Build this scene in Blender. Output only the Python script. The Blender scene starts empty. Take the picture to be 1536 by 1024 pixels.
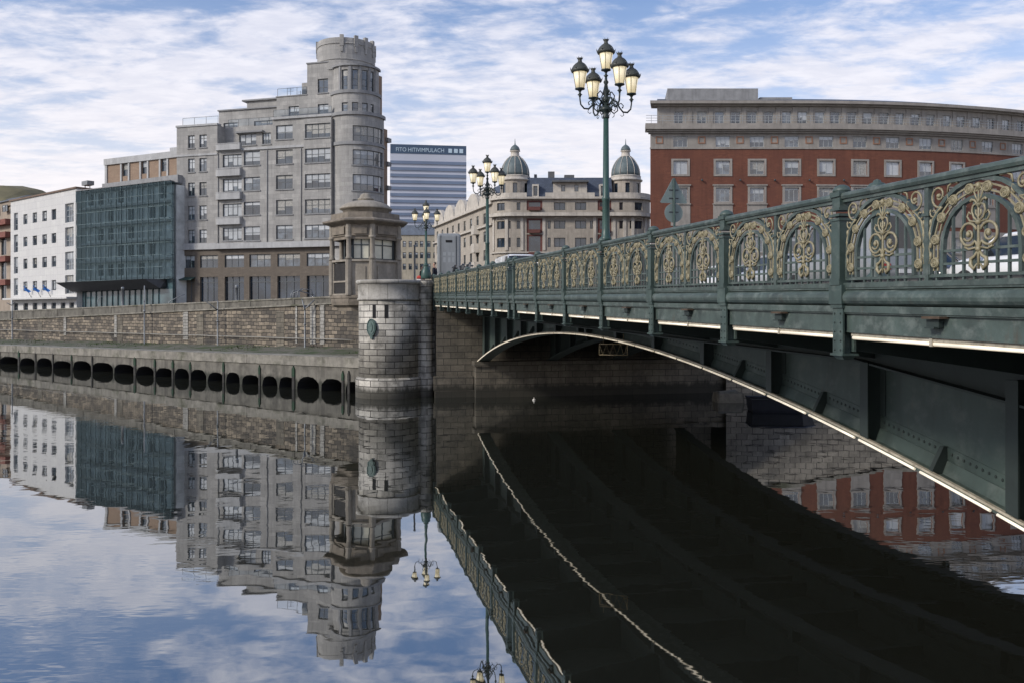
import bpy, math, random
import numpy as np
from mathutils import Vector, Matrix

random.seed(7)
R = math.radians
SC = bpy.context.scene
COL = SC.collection
CAMZ, F, HX, HY = 4.7, 1300.0, 768.0, 468.0     # eye height above the water (m), focal length and principal point of the photograph

# ------------------------------------------------------------------ materials
MATS = {}
class NT:
    def __init__(s, name):
        s.m = bpy.data.materials.new(name); s.m.use_nodes = True
        s.t = s.m.node_tree; s.t.nodes.clear()
        s.out = s.t.nodes.new('ShaderNodeOutputMaterial')
    def n(s, typ, **kw):
        nd = s.t.nodes.new('ShaderNode' + typ)
        for k, v in kw.items():
            if k in nd.inputs.keys(): nd.inputs[k].default_value = v
            else: setattr(nd, k, v)
        return nd
    def l(s, a, b): s.t.links.new(a, b)
    def coords(s, sc=(1, 1, 1), kind='UV', rot=(0, 0, 0)):
        tc = s.n('TexCoord'); mp = s.n('Mapping')
        mp.inputs['Scale'].default_value = sc; mp.inputs['Rotation'].default_value = rot
        s.l(tc.outputs[kind], mp.inputs['Vector']); return mp.outputs['Vector']
    def noise(s, vec, scale, detail=4, rough=.6):
        nz = s.n('TexNoise', Scale=scale, Detail=detail, Roughness=rough); s.l(vec, nz.inputs['Vector']); return nz.outputs['Fac']
    def ramp(s, fac, a, b, ca=(0, 0, 0, 1), cb=(1, 1, 1, 1)):
        r = s.n('ValToRGB'); s.l(fac, r.inputs['Fac'])
        e = r.color_ramp.elements; e[0].position = a; e[1].position = b; e[0].color = ca; e[1].color = cb
        return r.outputs['Color']
    def mix(s, fac, a, b, mode='MIX'):
        x = s.n('Mix', data_type='RGBA', blend_type=mode)
        for sock, v in ((x.inputs[0], fac), (x.inputs[6], a), (x.inputs[7], b)):
            if isinstance(v, (int, float)): sock.default_value = v
            elif isinstance(v, tuple): sock.default_value = v if len(v) == 4 else (*v, 1)
            else: s.l(v, sock)
        return x.outputs[2]

def scl(c, k): return tuple(min(1, x * k) for x in c)

def mat(name, col, rough=.75, var=.25, scale=1.2, metal=0., spec=.5, brick=None, stain=0., bump=0., grime=None, emit=0., coat=0., kind='UV', wob=.05, wet=None, rust=0.):
    """painted / stone / plaster surface: base colour broken by noise, optional courses, rain streaks and patches"""
    if name in MATS: return MATS[name]
    t = NT(name)
    b = t.n('BsdfPrincipled', Roughness=rough, Metallic=metal); b.inputs['Specular IOR Level'].default_value = spec
    b.inputs['Coat Weight'].default_value = coat
    uv = t.coords(kind=kind)
    n1 = t.noise(uv, scale, 6, .65)
    f = t.ramp(n1, .3, .7)
    c = t.mix(f, scl(col, 1 - var), scl(col, 1 + var))
    hgt = n1
    if brick:
        bw, bh, mo, c2, cm = brick[:5]
        bt = t.n('TexBrick', Scale=1.0); bt.offset = .5; bt.squash = 1
        bt.inputs['Mortar Size'].default_value = mo; bt.inputs['Brick Width'].default_value = bw; bt.inputs['Row Height'].default_value = bh
        bt.inputs['Mortar Smooth'].default_value = .2
        bt.inputs['Bias'].default_value = brick[5] if len(brick) > 5 else 0
        wn = t.n('TexNoise', Scale=.7 if wob < .1 else 1.6, Detail=3); t.l(uv, wn.inputs['Vector'])
        vm = t.n('VectorMath', operation='SCALE'); vm.inputs['Scale'].default_value = wob * bh / .3; t.l(wn.outputs['Color'], vm.inputs[0])
        va = t.n('VectorMath', operation='ADD'); t.l(uv, va.inputs[0]); t.l(vm.outputs[0], va.inputs[1]); t.l(va.outputs[0], bt.inputs['Vector'])
        t.l(c, bt.inputs['Color1']); bt.inputs['Color2'].default_value = (*c2, 1); bt.inputs['Mortar'].default_value = (*cm, 1)
        n3 = t.noise(uv, 9, 3, .6)
        c = t.mix(.35, bt.outputs['Color'], t.mix(t.ramp(n3, .25, .75), (.45, .45, .45), (1.25, 1.25, 1.25)), 'MULTIPLY')
        hgt = bt.outputs['Fac']
    if stain:
        sv = t.coords((1.6, .16, 1), kind)
        sf = t.ramp(t.noise(sv, 1.3, 5, .65), .47, .72)
        c = t.mix(t.mix(stain, (0, 0, 0), sf), c, scl(col, .22))
    if grime:
        gf = t.ramp(t.noise(uv, grime[1], 6, .7), .5, .66)
        c = t.mix(t.mix(grime[2] if len(grime) > 2 else .7, (0, 0, 0), gf), c, grime[0])
    if rust:                                                         # rust blooms and the runs below them
        rv = t.coords((2.6, .5, 1), kind)
        rf = t.ramp(t.noise(rv, 1.6, 7, .72), .6, .7); c = t.mix(t.mix(rust, (0, 0, 0), rf), c, (.085, .048, .026))
        r2 = t.ramp(t.noise(uv, 17, 4, .7), .62, .7); c = t.mix(t.mix(rust * .7, (0, 0, 0), r2), c, (.07, .05, .035))
    if wet:                                                          # dark weed-stained band along the waterline
        sp = t.n('SeparateXYZ'); t.l(uv, sp.inputs[0]); ma = t.n('Math', operation='MULTIPLY_ADD'); ma.inputs[1].default_value = -.9; t.l(t.noise(t.coords((2.2, .5, 1), kind), 1.2, 5, .65), ma.inputs[0]); t.l(sp.outputs['Y'], ma.inputs[2])
        wf = t.ramp(ma.outputs[0], wet[0] - .45, wet[0] - .2, (1, 1, 1, 1), (0, 0, 0, 1)); c = t.mix(t.mix(.88, (0, 0, 0), wf), c, wet[1])
    t.l(c, b.inputs['Base Color'])
    if bump:
        bm = t.n('Bump', Strength=abs(bump)); bm.inputs['Distance'].default_value = .03; bm.invert = bool(brick)
        t.l(hgt, bm.inputs['Height']); t.l(bm.outputs['Normal'], b.inputs['Normal'])
    if emit:
        b.inputs['Emission Color'].default_value = (*col, 1); b.inputs['Emission Strength'].default_value = emit
    t.l(b.outputs[0], t.out.inputs['Surface'])
    MATS[name] = t.m; return t.m

def mat_glass(name, col, rough=.05, ior=2.0, var=.5, scale=.5, wav=.02):
    if name in MATS: return MATS[name]
    t = NT(name)
    b = t.n('BsdfPrincipled', Roughness=rough, IOR=ior)
    uv = t.coords(kind='UV')
    f = t.ramp(t.noise(uv, scale, 3), .35, .65)
    t.l(t.mix(f, scl(col, 1 - var), scl(col, 1 + var)), b.inputs['Base Color'])
    bm = t.n('Bump', Strength=1.0); bm.inputs['Distance'].default_value = wav
    t.l(t.noise(uv, .6, 1), bm.inputs['Height']); t.l(bm.outputs['Normal'], b.inputs['Normal'])
    t.l(b.outputs[0], t.out.inputs['Surface']); MATS[name] = t.m; return t.m

def mat_clear(name, tint, gl=.25, gcol=(.62, .82, .84)):
    t = NT(name)
    tr = t.n('BsdfTransparent', Color=(*tint, 1)); g = t.n('BsdfGlossy', Roughness=.04, Color=(*gcol, 1))
    lw = t.n('Fresnel', IOR=1.7); ad = t.n('Math', operation='ADD'); ad.inputs[1].default_value = gl; ad.use_clamp = True
    t.l(lw.outputs[0], ad.inputs[0]); mx = t.n('MixShader'); t.l(ad.outputs[0], mx.inputs[0]); t.l(tr.outputs[0], mx.inputs[1]); t.l(g.outputs[0], mx.inputs[2])
    uv = t.coords(kind='UV'); bm = t.n('Bump', Strength=1.0); bm.inputs['Distance'].default_value = .03
    t.l(t.noise(uv, .45, 2), bm.inputs['Height']); t.l(bm.outputs['Normal'], g.inputs['Normal'])
    t.l(mx.outputs[0], t.out.inputs['Surface']); MATS[name] = t.m; return t.m

# ------------------------------------------------------------------ mesh builder
class MB:
    def __init__(s): s.v = []; s.f = []; s.mi = []; s.uv = []; s.sm = []
    def vert(s, p): s.v.append(tuple(p)); return len(s.v) - 1
    def face(s, pts, mi=0, uv=None, sm=False):
        s.f.append([s.vert(p) for p in pts]); s.mi.append(mi); s.uv.append(uv); s.sm.append(sm)
    def iface(s, idx, mi=0, uv=None, sm=False):
        s.f.append(list(idx)); s.mi.append(mi); s.uv.append(uv); s.sm.append(sm)
    def box(s, a, b, mi=0, T=None):
        (x0, y0, z0), (x1, y1, z1) = a, b
        P = [(x0, y0, z0), (x1, y0, z0), (x1, y1, z0), (x0, y1, z0), (x0, y0, z1), (x1, y0, z1), (x1, y1, z1), (x0, y1, z1)]
        s.hex(P, mi, T)
    def hex(s, P, mi=0, T=None):
        if T: P = [T(*p) for p in P]
        i = [s.vert(p) for p in P]
        for q in ((0, 3, 2, 1), (4, 5, 6, 7), (0, 1, 5, 4), (1, 2, 6, 5), (2, 3, 7, 6), (3, 0, 4, 7)): s.iface([i[k] for k in q], mi)
    def hexa(s, M, s0, s1, z0, z1, d0, d1, n=1, mi=0):
        """block on a facade mapping M(s, z, out)"""
        for k in range(n):
            a = s0 + (s1 - s0) * k / n; b = s0 + (s1 - s0) * (k + 1) / n
            s.face([M(a, z0, d1), M(b, z0, d1), M(b, z1, d1), M(a, z1, d1)], mi, [(a, z0), (b, z0), (b, z1), (a, z1)])
            s.face([M(b, z0, d0), M(a, z0, d0), M(a, z1, d0), M(b, z1, d0)], mi, [(b, z0), (a, z0), (a, z1), (b, z1)])
            s.face([M(a, z1, d1), M(b, z1, d1), M(b, z1, d0), M(a, z1, d0)], mi, [(a, 0), (b, 0), (b, .3), (a, .3)])
            s.face([M(a, z0, d0), M(b, z0, d0), M(b, z0, d1), M(a, z0, d1)], mi, [(a, 0), (b, 0), (b, .3), (a, .3)])
        s.face([M(s0, z0, d0), M(s0, z0, d1), M(s0, z1, d1), M(s0, z1, d0)], mi)
        s.face([M(s1, z0, d1), M(s1, z0, d0), M(s1, z1, d0), M(s1, z1, d1)], mi)
    def grid(s, M, s0, s1, z0, z1, holes=(), rev=.25, step=None, mi=0, rmi=None):
        """wall sheet with real window openings (holes) and reveals"""
        rmi = mi if rmi is None else rmi
        E = 1e-4
        cs = {round(s0, 4), round(s1, 4)}; cz = {round(z0, 4), round(z1, 4)}
        H = []
        for h in holes:
            a, b, c, d = max(h[0], s0), min(h[1], s1), max(h[2], z0), min(h[3], z1)
            if b - a < .02 or d - c < .02: continue
            a, b, c, d = [round(x, 4) for x in (a, b, c, d)]; H.append((a, b, c, d)); cs |= {a, b}; cz |= {c, d}
        if step:
            k = int((s1 - s0) / step) + 1
            for i in range(1, k): cs.add(round(s0 + (s1 - s0) * i / k, 4))
        cs = sorted(cs); cz = sorted(cz)
        for i in range(len(cs) - 1):
            a, b = cs[i], cs[i + 1]
            if b - a < E: continue
            m = (a + b) / 2; j = 0; run = None
            for j in range(len(cz) - 1):
                c, d = cz[j], cz[j + 1]; q = (c + d) / 2
                solid = not any(h[0] < m < h[1] and h[2] < q < h[3] for h in H)
                if solid and run is None: run = c
                if run is not None and (not solid or j == len(cz) - 2):
                    e = d if solid else c
                    s.face([M(a, run, 0), M(b, run, 0), M(b, e, 0), M(a, e, 0)], mi, [(a, run), (b, run), (b, e), (a, e)])
                    run = None
        for a, b, c, d in H:
            s.face([M(a, c, 0), M(a, d, 0), M(a, d, -rev), M(a, c, -rev)], rmi)
            s.face([M(b, c, -rev), M(b, d, -rev), M(b, d, 0), M(b, c, 0)], rmi)
            ks = [x for x in cs if a - E <= x <= b + E]
            for p, q in zip(ks, ks[1:]):
                s.face([M(p, d, 0), M(q, d, 0), M(q, d, -rev), M(p, d, -rev)], rmi)
                s.face([M(p, c, -rev), M(q, c, -rev), M(q, c, 0), M(p, c, 0)], rmi)
    def prism(s, poly, T, t0, t1, mi=0):
        """poly: 2-D outline; T(a, b, t) -> point"""
        A = [s.vert(T(a, b, t0)) for a, b in poly]; B = [s.vert(T(a, b, t1)) for a, b in poly]; n = len(poly)
        s.iface(A[::-1], mi); s.iface(B, mi)
        for i in range(n): j = (i + 1) % n; s.iface([A[i], A[j], B[j], B[i]], mi)
    def tube(s, pts, r, n=6, mi=0, sm=True, closed=False, flat=None):
        P = [Vector(p) for p in pts]; m = len(P)
        rs = r if isinstance(r, (list, tuple)) else [r] * m
        T = []
        for i in range(m):
            a = P[(i - 1) % m] if closed or i > 0 else P[i]; b = P[(i + 1) % m] if closed or i < m - 1 else P[i]
            d = b - a
            T.append(d.normalized() if d.length > 1e-9 else Vector((0, 0, 1)))
        if flat: up = Vector(flat[0])
        else:
            up = Vector((0, 0, 1)) if abs(T[0].z) < .9 else Vector((1, 0, 0))
        rings = []
        for i in range(m):
            x = T[i].cross(up)
            if x.length < 1e-6: x = T[i].orthogonal()
            x.normalize(); y = x.cross(T[i]).normalized()
            if not flat: up = y
            ring = []
            for k in range(n):
                a = 2 * math.pi * (k + .5) / n
                ky = flat[1] if flat else 1
                ring.append(s.vert(P[i] + x * math.cos(a) * rs[i] + y * math.sin(a) * rs[i] * ky))
            rings.append(ring)
        for i in range(m if closed else m - 1):
            A, B = rings[i], rings[(i + 1) % m]
            for k in range(n): j = (k + 1) % n; s.iface([A[k], B[k], B[j], A[j]], mi, None, sm)
        if not closed: s.iface(rings[0], mi); s.iface(rings[-1][::-1], mi)
    def lathe(s, prof, n=16, c=(0, 0, 0), mi=0, sm=True, a0=0., a1=None, uvr=None, rot=0.):
        full = a1 is None; a1 = 2 * math.pi if full else a1
        m = n if full else n + 1
        R_ = []
        for r, z in prof:
            R_.append([s.vert((c[0] + r * math.cos(rot + a0 + (a1 - a0) * k / n), c[1] + r * math.sin(rot + a0 + (a1 - a0) * k / n), c[2] + z)) for k in range(m)])
        ur = uvr or max(p[0] for p in prof)
        for i in range(len(prof) - 1):
            for k in range(n):
                j = (k + 1) % m; u0 = ur * (a1 - a0) * k / n; u1 = ur * (a1 - a0) * (k + 1) / n
                z0 = c[2] + prof[i][1]; z1 = c[2] + prof[i + 1][1]
                if abs(z1 - z0) < 1e-3: z1 = z0 + prof[i + 1][0] - prof[i][0]
                s.iface([R_[i][k], R_[i][j], R_[i + 1][j], R_[i + 1][k]], mi, [(u0, z0), (u1, z0), (u1, z1), (u0, z1)], sm)
        if full:
            if prof[0][0] > 1e-4: s.iface(R_[0][::-1], mi)
            if prof[-1][0] > 1e-4: s.iface(R_[-1], mi)
    def ball(s, c, r, n=8, mi=0, k=(1, 1, 1)):
        m = max(4, n // 2)
        pr = [(r * math.sin(math.pi * i / m) * k[0], -r * math.cos(math.pi * i / m) * k[2]) for i in range(m + 1)]
        pr[0] = (1e-5, pr[0][1]); pr[-1] = (1e-5, pr[-1][1])
        s.lathe(pr, n, c, mi)
    def build(s, name, mats, parent=None, world=True, off=None):
        me = bpy.data.meshes.new(name)
        o = off if off is not None else (tuple(parent.location) if (parent is not None and world) else (0, 0, 0))
        if parent is not None and world and parent.parent is not None and off is None: o = tuple(parent.parent.location)
        V = [(x - o[0], y - o[1], z - o[2]) for x, y, z in s.v]
        me.from_pydata(V, [], s.f); me.update()
        if not isinstance(mats, (list, tuple)): mats = [mats]
        for m in mats: me.materials.append(m)
        me.polygons.foreach_set('material_index', s.mi); me.polygons.foreach_set('use_smooth', s.sm)
        ul = me.uv_layers.new(name='UVMap'); dat = np.zeros(len(me.loops) * 2)
        for p in me.polygons:
            q = s.uv[p.index]
            if q is None:
                nx, ny, nz = p.normal
                q = []
                if abs(nz) > .75:
                    for vi in p.vertices: q.append((s.v[vi][0], s.v[vi][1]))
                else:
                    h = math.hypot(nx, ny); tx, ty = -ny / h, nx / h
                    for vi in p.vertices: w = s.v[vi]; q.append((w[0] * tx + w[1] * ty, w[2]))
            for k, li in enumerate(p.loop_indices): dat[2 * li] = q[k][0]; dat[2 * li + 1] = q[k][1]
        ul.data.foreach_set('uv', dat)
        ob = bpy.data.objects.new(name, me); COL.objects.link(ob)
        if parent is not None: ob.parent = parent
        return ob

# ------------------------------------------------------------------ objects
def tag(o, label=None, cat=None, group=None, kind=None):
    if label: o['label'] = label
    if cat: o['category'] = cat
    if group: o['group'] = group
    if kind: o['kind'] = kind
    return o
def thing(name, label, cat, loc=(0, 0, 0), rz=0., group=None):
    o = bpy.data.objects.new(name, None); COL.objects.link(o); o.location = loc; o.rotation_euler = (0, 0, rz)
    o.empty_display_size = .3
    return tag(o, label, cat, group)
def dup(o, loc=None, rz=None, label=None, parent=None):
    c = o.copy(); COL.objects.link(c)
    if parent is not None: c.parent = parent
    if loc is not None: c.location = loc
    if rz is not None: c.rotation_euler = (0, 0, rz)
    if label: c['label'] = label
    for ch in list(o.children): dup(ch, parent=c)
    return c
def struct(name, mb, m):
    return tag(mb.build(name, m), kind='structure')

# ------------------------------------------------------------------ plan geometry
def ray(px, Y): return ((px - HX) / F * Y, Y)
def zat(py, Y): return CAMZ + (HY - py) * Y / F
class Path:
    """a facade's line on the ground, left to right as seen from the river"""
    def __init__(s, pts):
        s.p = [Vector((x, y)) for x, y in pts]; s.c = [0.]
        for a, b in zip(s.p, s.p[1:]): s.c.append(s.c[-1] + (b - a).length)
        s.L = s.c[-1]; d = [(b - a).normalized() for a, b in zip(s.p, s.p[1:])]
        s.nr = []
        for i in range(len(s.p)):
            t = (d[max(0, i - 1)] + d[min(len(d) - 1, i)]).normalized(); s.nr.append(Vector((t.y, -t.x)))
    def at(s, q):
        i = 0
        while i < len(s.c) - 2 and q > s.c[i + 1]: i += 1
        k = (q - s.c[i]) / (s.c[i + 1] - s.c[i])
        kk = min(1, max(0, k))
        return s.p[i].lerp(s.p[i + 1], k), s.nr[i].lerp(s.nr[i + 1], kk).normalized()
    def M(s, q, z, d=0.):
        p, n = s.at(q); return (p.x + n.x * d, p.y + n.y * d, z)
    def s_of(s, px):
        dx, dy = (px - HX) / F, 1.0
        best = None
        for i in range(len(s.p) - 1):
            a, b = s.p[i], s.p[i + 1]; e = b - a
            den = dx * e.y - dy * e.x
            if abs(den) < 1e-9: continue
            k = (a.x * dy - a.y * dx) / (dx * e.y - dy * e.x) * 1.0
            k = -(dx * a.y - dy * a.x) / den
            lo = -1e9 if i == 0 else -1e-6; hi = 1e9 if i == len(s.p) - 2 else 1 + 1e-6
            if lo <= k <= hi:
                q = s.c[i] + k * e.length; Y = a.y + e.y * k
                if best is None or Y < best[1]: best = (q, Y)
        return best
    def S(s, px): return s.s_of(px)[0]
    def Z(s, px, py): return zat(py, s.s_of(px)[1])
def line(px0, Y0, px1, Y1): return Path([ray(px0, Y0), ray(px1, Y1)])

def window(root, M, s0, s1, z0, z1, fm, nx=2, nz=1, fw=.07, dep=-.16, blind=None, n=1, bars=True, gl=None, tr=None, sill=None):
    """one window: frame with mullions, and its panes as a sub-part"""
    f = MB(); d0, d1 = dep - .05, dep + .02
    f.hexa(M, s0, s0 + fw, z0, z1, d0, d1); f.hexa(M, s1 - fw, s1, z0, z1, d0, d1)
    f.hexa(M, s0 + fw, s1 - fw, z0, z0 + fw, d0, d1, n); f.hexa(M, s0 + fw, s1 - fw, z1 - fw, z1, d0, d1, n)
    for k in range(1, nx):
        c = s0 + (s1 - s0) * k / nx; f.hexa(M, c - fw * .4, c + fw * .4, z0 + fw, z1 - fw, d0, d1 - .005)
    hs = [z0 + (z1 - z0) * k / nz for k in range(1, nz)] if tr is None else [z0 + (z1 - z0) * k for k in tr]
    for c in hs: f.hexa(M, s0 + fw, s1 - fw, c - fw * .35, c + fw * .35, d0 + .005, d1 - .01, n)
    fo = f.build('window', fm, root)
    g = MB(); dd = dep - .03
    bl = blind
    cells = nx
    for k in range(cells):
        a = s0 + (s1 - s0) * k / cells; b = s0 + (s1 - s0) * (k + 1) / cells
        h = (bl if bl is not None else 0)
        if h and h < .95 and random.random() < .35: h = min(1, max(0, h + random.uniform(-.3, .2)))
        zm = z1 - (z1 - z0) * h
        nn = max(1, n // cells)
        for q in range(nn):
            aa = a + (b - a) * q / nn; bb = a + (b - a) * (q + 1) / nn
            if zm - z0 > .02: g.face([M(aa, z0, dd), M(bb, z0, dd), M(bb, zm, dd), M(aa, zm, dd)], 0, [(aa, z0), (bb, z0), (bb, zm), (aa, zm)])
            if z1 - zm > .02: g.face([M(aa, zm, dd), M(bb, zm, dd), M(bb, z1, dd), M(aa, z1, dd)], 1, [(aa, zm), (bb, zm), (bb, z1), (aa, z1)])
    g.build('pane', [gl or random.choice([GLASS, GLASS, GLASS_B]), random.choice([BLIND, BLIND, BLIND_B, BLIND_C])], fo)
    if sill:
        q = MB(); q.hexa(M, s0 - .1, s1 + .1, z0 - .15, z0 - .015, -.1, .11, n); q.build('sill', sill, fo)
    return fo

# ------------------------------------------------------------------ palette
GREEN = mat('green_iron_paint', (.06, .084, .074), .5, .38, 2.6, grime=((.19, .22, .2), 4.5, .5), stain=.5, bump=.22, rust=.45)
GREEN_POST = mat('green_post_paint', (.048, .075, .066), .5, .3, 3, grime=((.15, .18, .16), 4, .45), stain=.45, rust=.4)
GREEN_WEB = mat('shaded_green_web_paint', (.044, .066, .057), .6, .3, .8, grime=((.1, .122, .108), 2.2, .6), stain=.6, rust=.4)  # green darkened; shade on the web under the deck is put in the colour
GREEN_DARK = mat('dark_shaded_green_iron', (.019, .029, .026), .65, .35, 1.5)  # dark copy of the green; shade beneath the deck painted into it
GILT = mat('gilt_paint', (.3, .262, .16), .45, .4, 9, grime=((.075, .075, .05), 9, .85))
LAMP_GREEN = mat('lamp_green_iron', (.032, .074, .061), .42, .25, 4)
LAMP_BLACK = mat('lamp_black_iron', (.018, .028, .025), .45, .3, 6)
LAMP_CAP = mat('lamp_cap_metal', (.05, .052, .042), .5, .35, 9)
RUST = mat('rusty_iron', (.075, .05, .032), .85, .4, 9)
ASPHALT = mat('asphalt', (.055, .055, .055), .9, .25, 3)
def mat_emit(name, col, st, base=(.8, .78, .7)):
    t = NT(name); b = t.n('BsdfPrincipled', Roughness=.35)
    b.inputs['Base Color'].default_value = (*base, 1)
    n = t.ramp(t.noise(t.coords(kind='Object'), 2.3, 3), .35, .65, (.62, .6, .55, 1), (1, 1, 1, 1))
    t.l(t.mix(1., n, col, 'MULTIPLY'), b.inputs['Emission Color']); b.inputs['Emission Strength'].default_value = st
    t.l(b.outputs[0], t.out.inputs['Surface']); MATS[name] = t.m; return t.m
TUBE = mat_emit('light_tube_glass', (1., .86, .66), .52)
TUBE_HOUSING = mat('tube_housing', (.42, .38, .3), .5, .3, 6, grime=((.15, .11, .07), 7, .7))
LAMP_GLASS = mat_emit('lamp_glass', (1., .82, .48), .5, (.75, .7, .55))

# ------------------------------------------------------------------ the iron bridge
TH = math.atan(278 / 1300.); CT, ST = math.cos(TH), math.sin(TH)
BX = 6.04
SL = .0163 * CT
def dz(u): return CAMZ + .115 + SL * u
def br(v, u, z=0.):                         # bridge coordinates -> world
    return (BX + v * CT - u * ST, v * ST + u * CT, z)
_ap = [(722, 543), (760, 518), (793, 505), (831, 500), (859, 501), (886, 504.6), (916, 508), (957, 516), (1000, 528), (1063, 552), (1137, 579), (1181, 600), (1232, 621), (1292, 649), (1358, 681), (1436, 723), (1536, 783)]
_u = []; _z = []
for _x, _y in _ap:
    _Y = 11245. / (_x - 490); _u.append((_Y - .533) / CT); _z.append((HY - _y) * _Y / F)
_cf = np.polyfit(np.array(_u) - 29, np.array(_z), 4)
def za(u): return CAMZ + float(np.polyval(_cf, u - 29))   # underside of the arch
UA0, UA1 = 8.0, 48.9
POSTS = [10.39 + 2.996 * j for j in range(-3, 7)] + [29.25 + 2.93 * j for j in range(0, 8)]
ENDU = 50.2

bridge = thing('bridge', 'green riveted iron arch bridge carrying a street over the dark river', 'bridge', (BX, 0, 0), TH)
def bb(mb, name, m, parent=None): return mb.build(name, m, parent or bridge, world=False)
def dlong(mb, v0, v1, a, b, u0, u1, mi=0, n=1):   # long block following the deck slope, a..b = height relative to the deck edge
    P = []
    for za_ in (a, b):
        for v, u in ((v0, u0), (v1, u0), (v1, u1), (v0, u1)): P.append((v, u, dz(u) + za_))
    mb.hex(P, mi)
BW = 16.5
m_ = MB(); dlong(m_, .06, BW, -.2, -.02, 1., ENDU + .3); bb(m_, 'deck', GREEN_DARK)
m_ = MB(); dlong(m_, 2.4, BW - 2.4, -.019, .0, 1., ENDU + .3); bb(m_, 'roadway', ASPHALT)
m_ = MB(); dlong(m_, .2, 2.38, -.019, .11, 1., ENDU + .3); dlong(m_, BW - 2.38, BW - .2, -.019, .11, 1., ENDU + .3); bb(m_, 'pavement', mat('paving', (.22, .21, .2), .85, .2, 3))
# cornice: round moulding, flange, fascia plate
m_ = MB()
for v0 in (0., BW):
    sg = 1 if v0 == 0 else -1
    pr = []
    for k in range(9): a = math.pi * (.5 + k / 8.); pr.append((v0 + sg * (.02 + .1 * math.cos(a)), -.115 + .092 * math.sin(a)))
    m_.prism(pr if sg > 0 else pr[::-1], lambda a, b, t: (a, t, dz(t) + b), 1., ENDU)
bb(m_, 'cornice_moulding', GREEN)
m_ = MB()
for v0, v1 in ((-.035, .1), (BW - .1, BW + .035)):
    dlong(m_, v0, v1, -.022, .012, 1., ENDU); dlong(m_, v0, v1, -.285, -.21, 1., ENDU); dlong(m_, v0 + .015, v1 - .02, -.3, -.287, 1., ENDU)
bb(m_, 'cornice_flange', GREEN)
m_ = MB()
for v0, v1 in ((.012, .035), (BW - .035, BW - .012)):
    dlong(m_, v0, v1, -.5, -.301, 1., ENDU); dlong(m_, v0 - .005, v1 + .05, -.515, -.5, 1., ENDU)
bb(m_, 'fascia', GREEN)
# longitudinal girders, cross beams
m_ = MB()
for v in (2.5, 6.4, 10.2, 14.0):
    for a, b in ((1., 6.), (6., 10.), (10., 13.7), (13.7, UA1)):
        h0, h1 = [-1.08 - max(0, 13.7 - q) * .095 for q in (a, b)]
        m_.hex([(v, a, dz(a) + h0), (v + .12, a, dz(a) + h0), (v + .12, b, dz(b) + h1), (v, b, dz(b) + h1), (v, a, dz(a) - .2), (v + .12, a, dz(a) - .2), (v + .12, b, dz(b) - .2), (v, b, dz(b) - .2)])
        m_.hex([(v - .16, a, dz(a) + h0 - .03), (v + .28, a, dz(a) + h0 - .03), (v + .28, b, dz(b) + h1 - .03), (v - .16, b, dz(b) + h1 - .03), (v - .16, a, dz(a) + h0), (v + .28, a, dz(a) + h0), (v + .28, b, dz(b) + h1), (v - .16, b, dz(b) + h1)])
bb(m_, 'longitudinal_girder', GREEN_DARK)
m_ = MB()
for u in POSTS:
    if u < UA1 - .5: dlong(m_, 2.63, 14., -.7, -.2, u - .1, u + .1)
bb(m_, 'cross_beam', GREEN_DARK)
# brackets under each post, front rib + cantilever plate
def bracket(u, far=False):
    m = MB(); z = dz(u); f = (lambda v: BW - v) if far else (lambda v: v)
    def bx(v0, v1, u0, u1, a, b, mi=0): 
        m.hex([(f(v), uu, z + h) for h in (a, b) for v, uu in ((v0, u0), (v1, u0), (v1, u1), (v0, u1))], mi)
    bx(-.055, -.03, u - .1, u + .1, -.76, -.16)                      # front flange
    bx(-.03, .12, u - .022, u + .022, -.76, -.2)                     # web
    bx(.09, .12, u - .1, u - .022, -.74, -.2); bx(.09, .12, u + .022, u + .1, -.74, -.2)
    bx(-.075, .14, u - .125, u + .125, -.785, -.76)                   # foot plate
    m.hex([(f(v), uu, z + h) for v, uu, h in ((-.02, u - .07, -.83), (.1, u - .07, -.83), (.1, u + .07, -.83), (-.02, u + .07, -.83), (-.06, u - .1, -.786), (.12, u - .1, -.786), (.12, u + .1, -.786), (-.06, u + .1, -.786))])
    bx(-.09, .1, u - .13, u + .13, -.19, .03)                        # base block wrapped round the moulding
    bx(-.075, .1, u - .115, u + .115, -.235, -.19)
    for q in range(5):                                               # rivets
        for w in (-.06, .06):
            c = (f(-.057), u + w, z - .3 - q * .105)
            m.ball(c, .013, 6, 1)
    m.prism([(.12, -.2), (2.5, -.2), (2.5, -1.05), (.12, -.72)], lambda a, b, t: (f(a), t, z + b), u - .02, u + .02, 1)
    return bb(m, 'bracket', [GREEN_POST, GREEN_DARK])
for u in POSTS: bracket(u)
for u in POSTS[4::3]: bracket(u, True)
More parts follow.
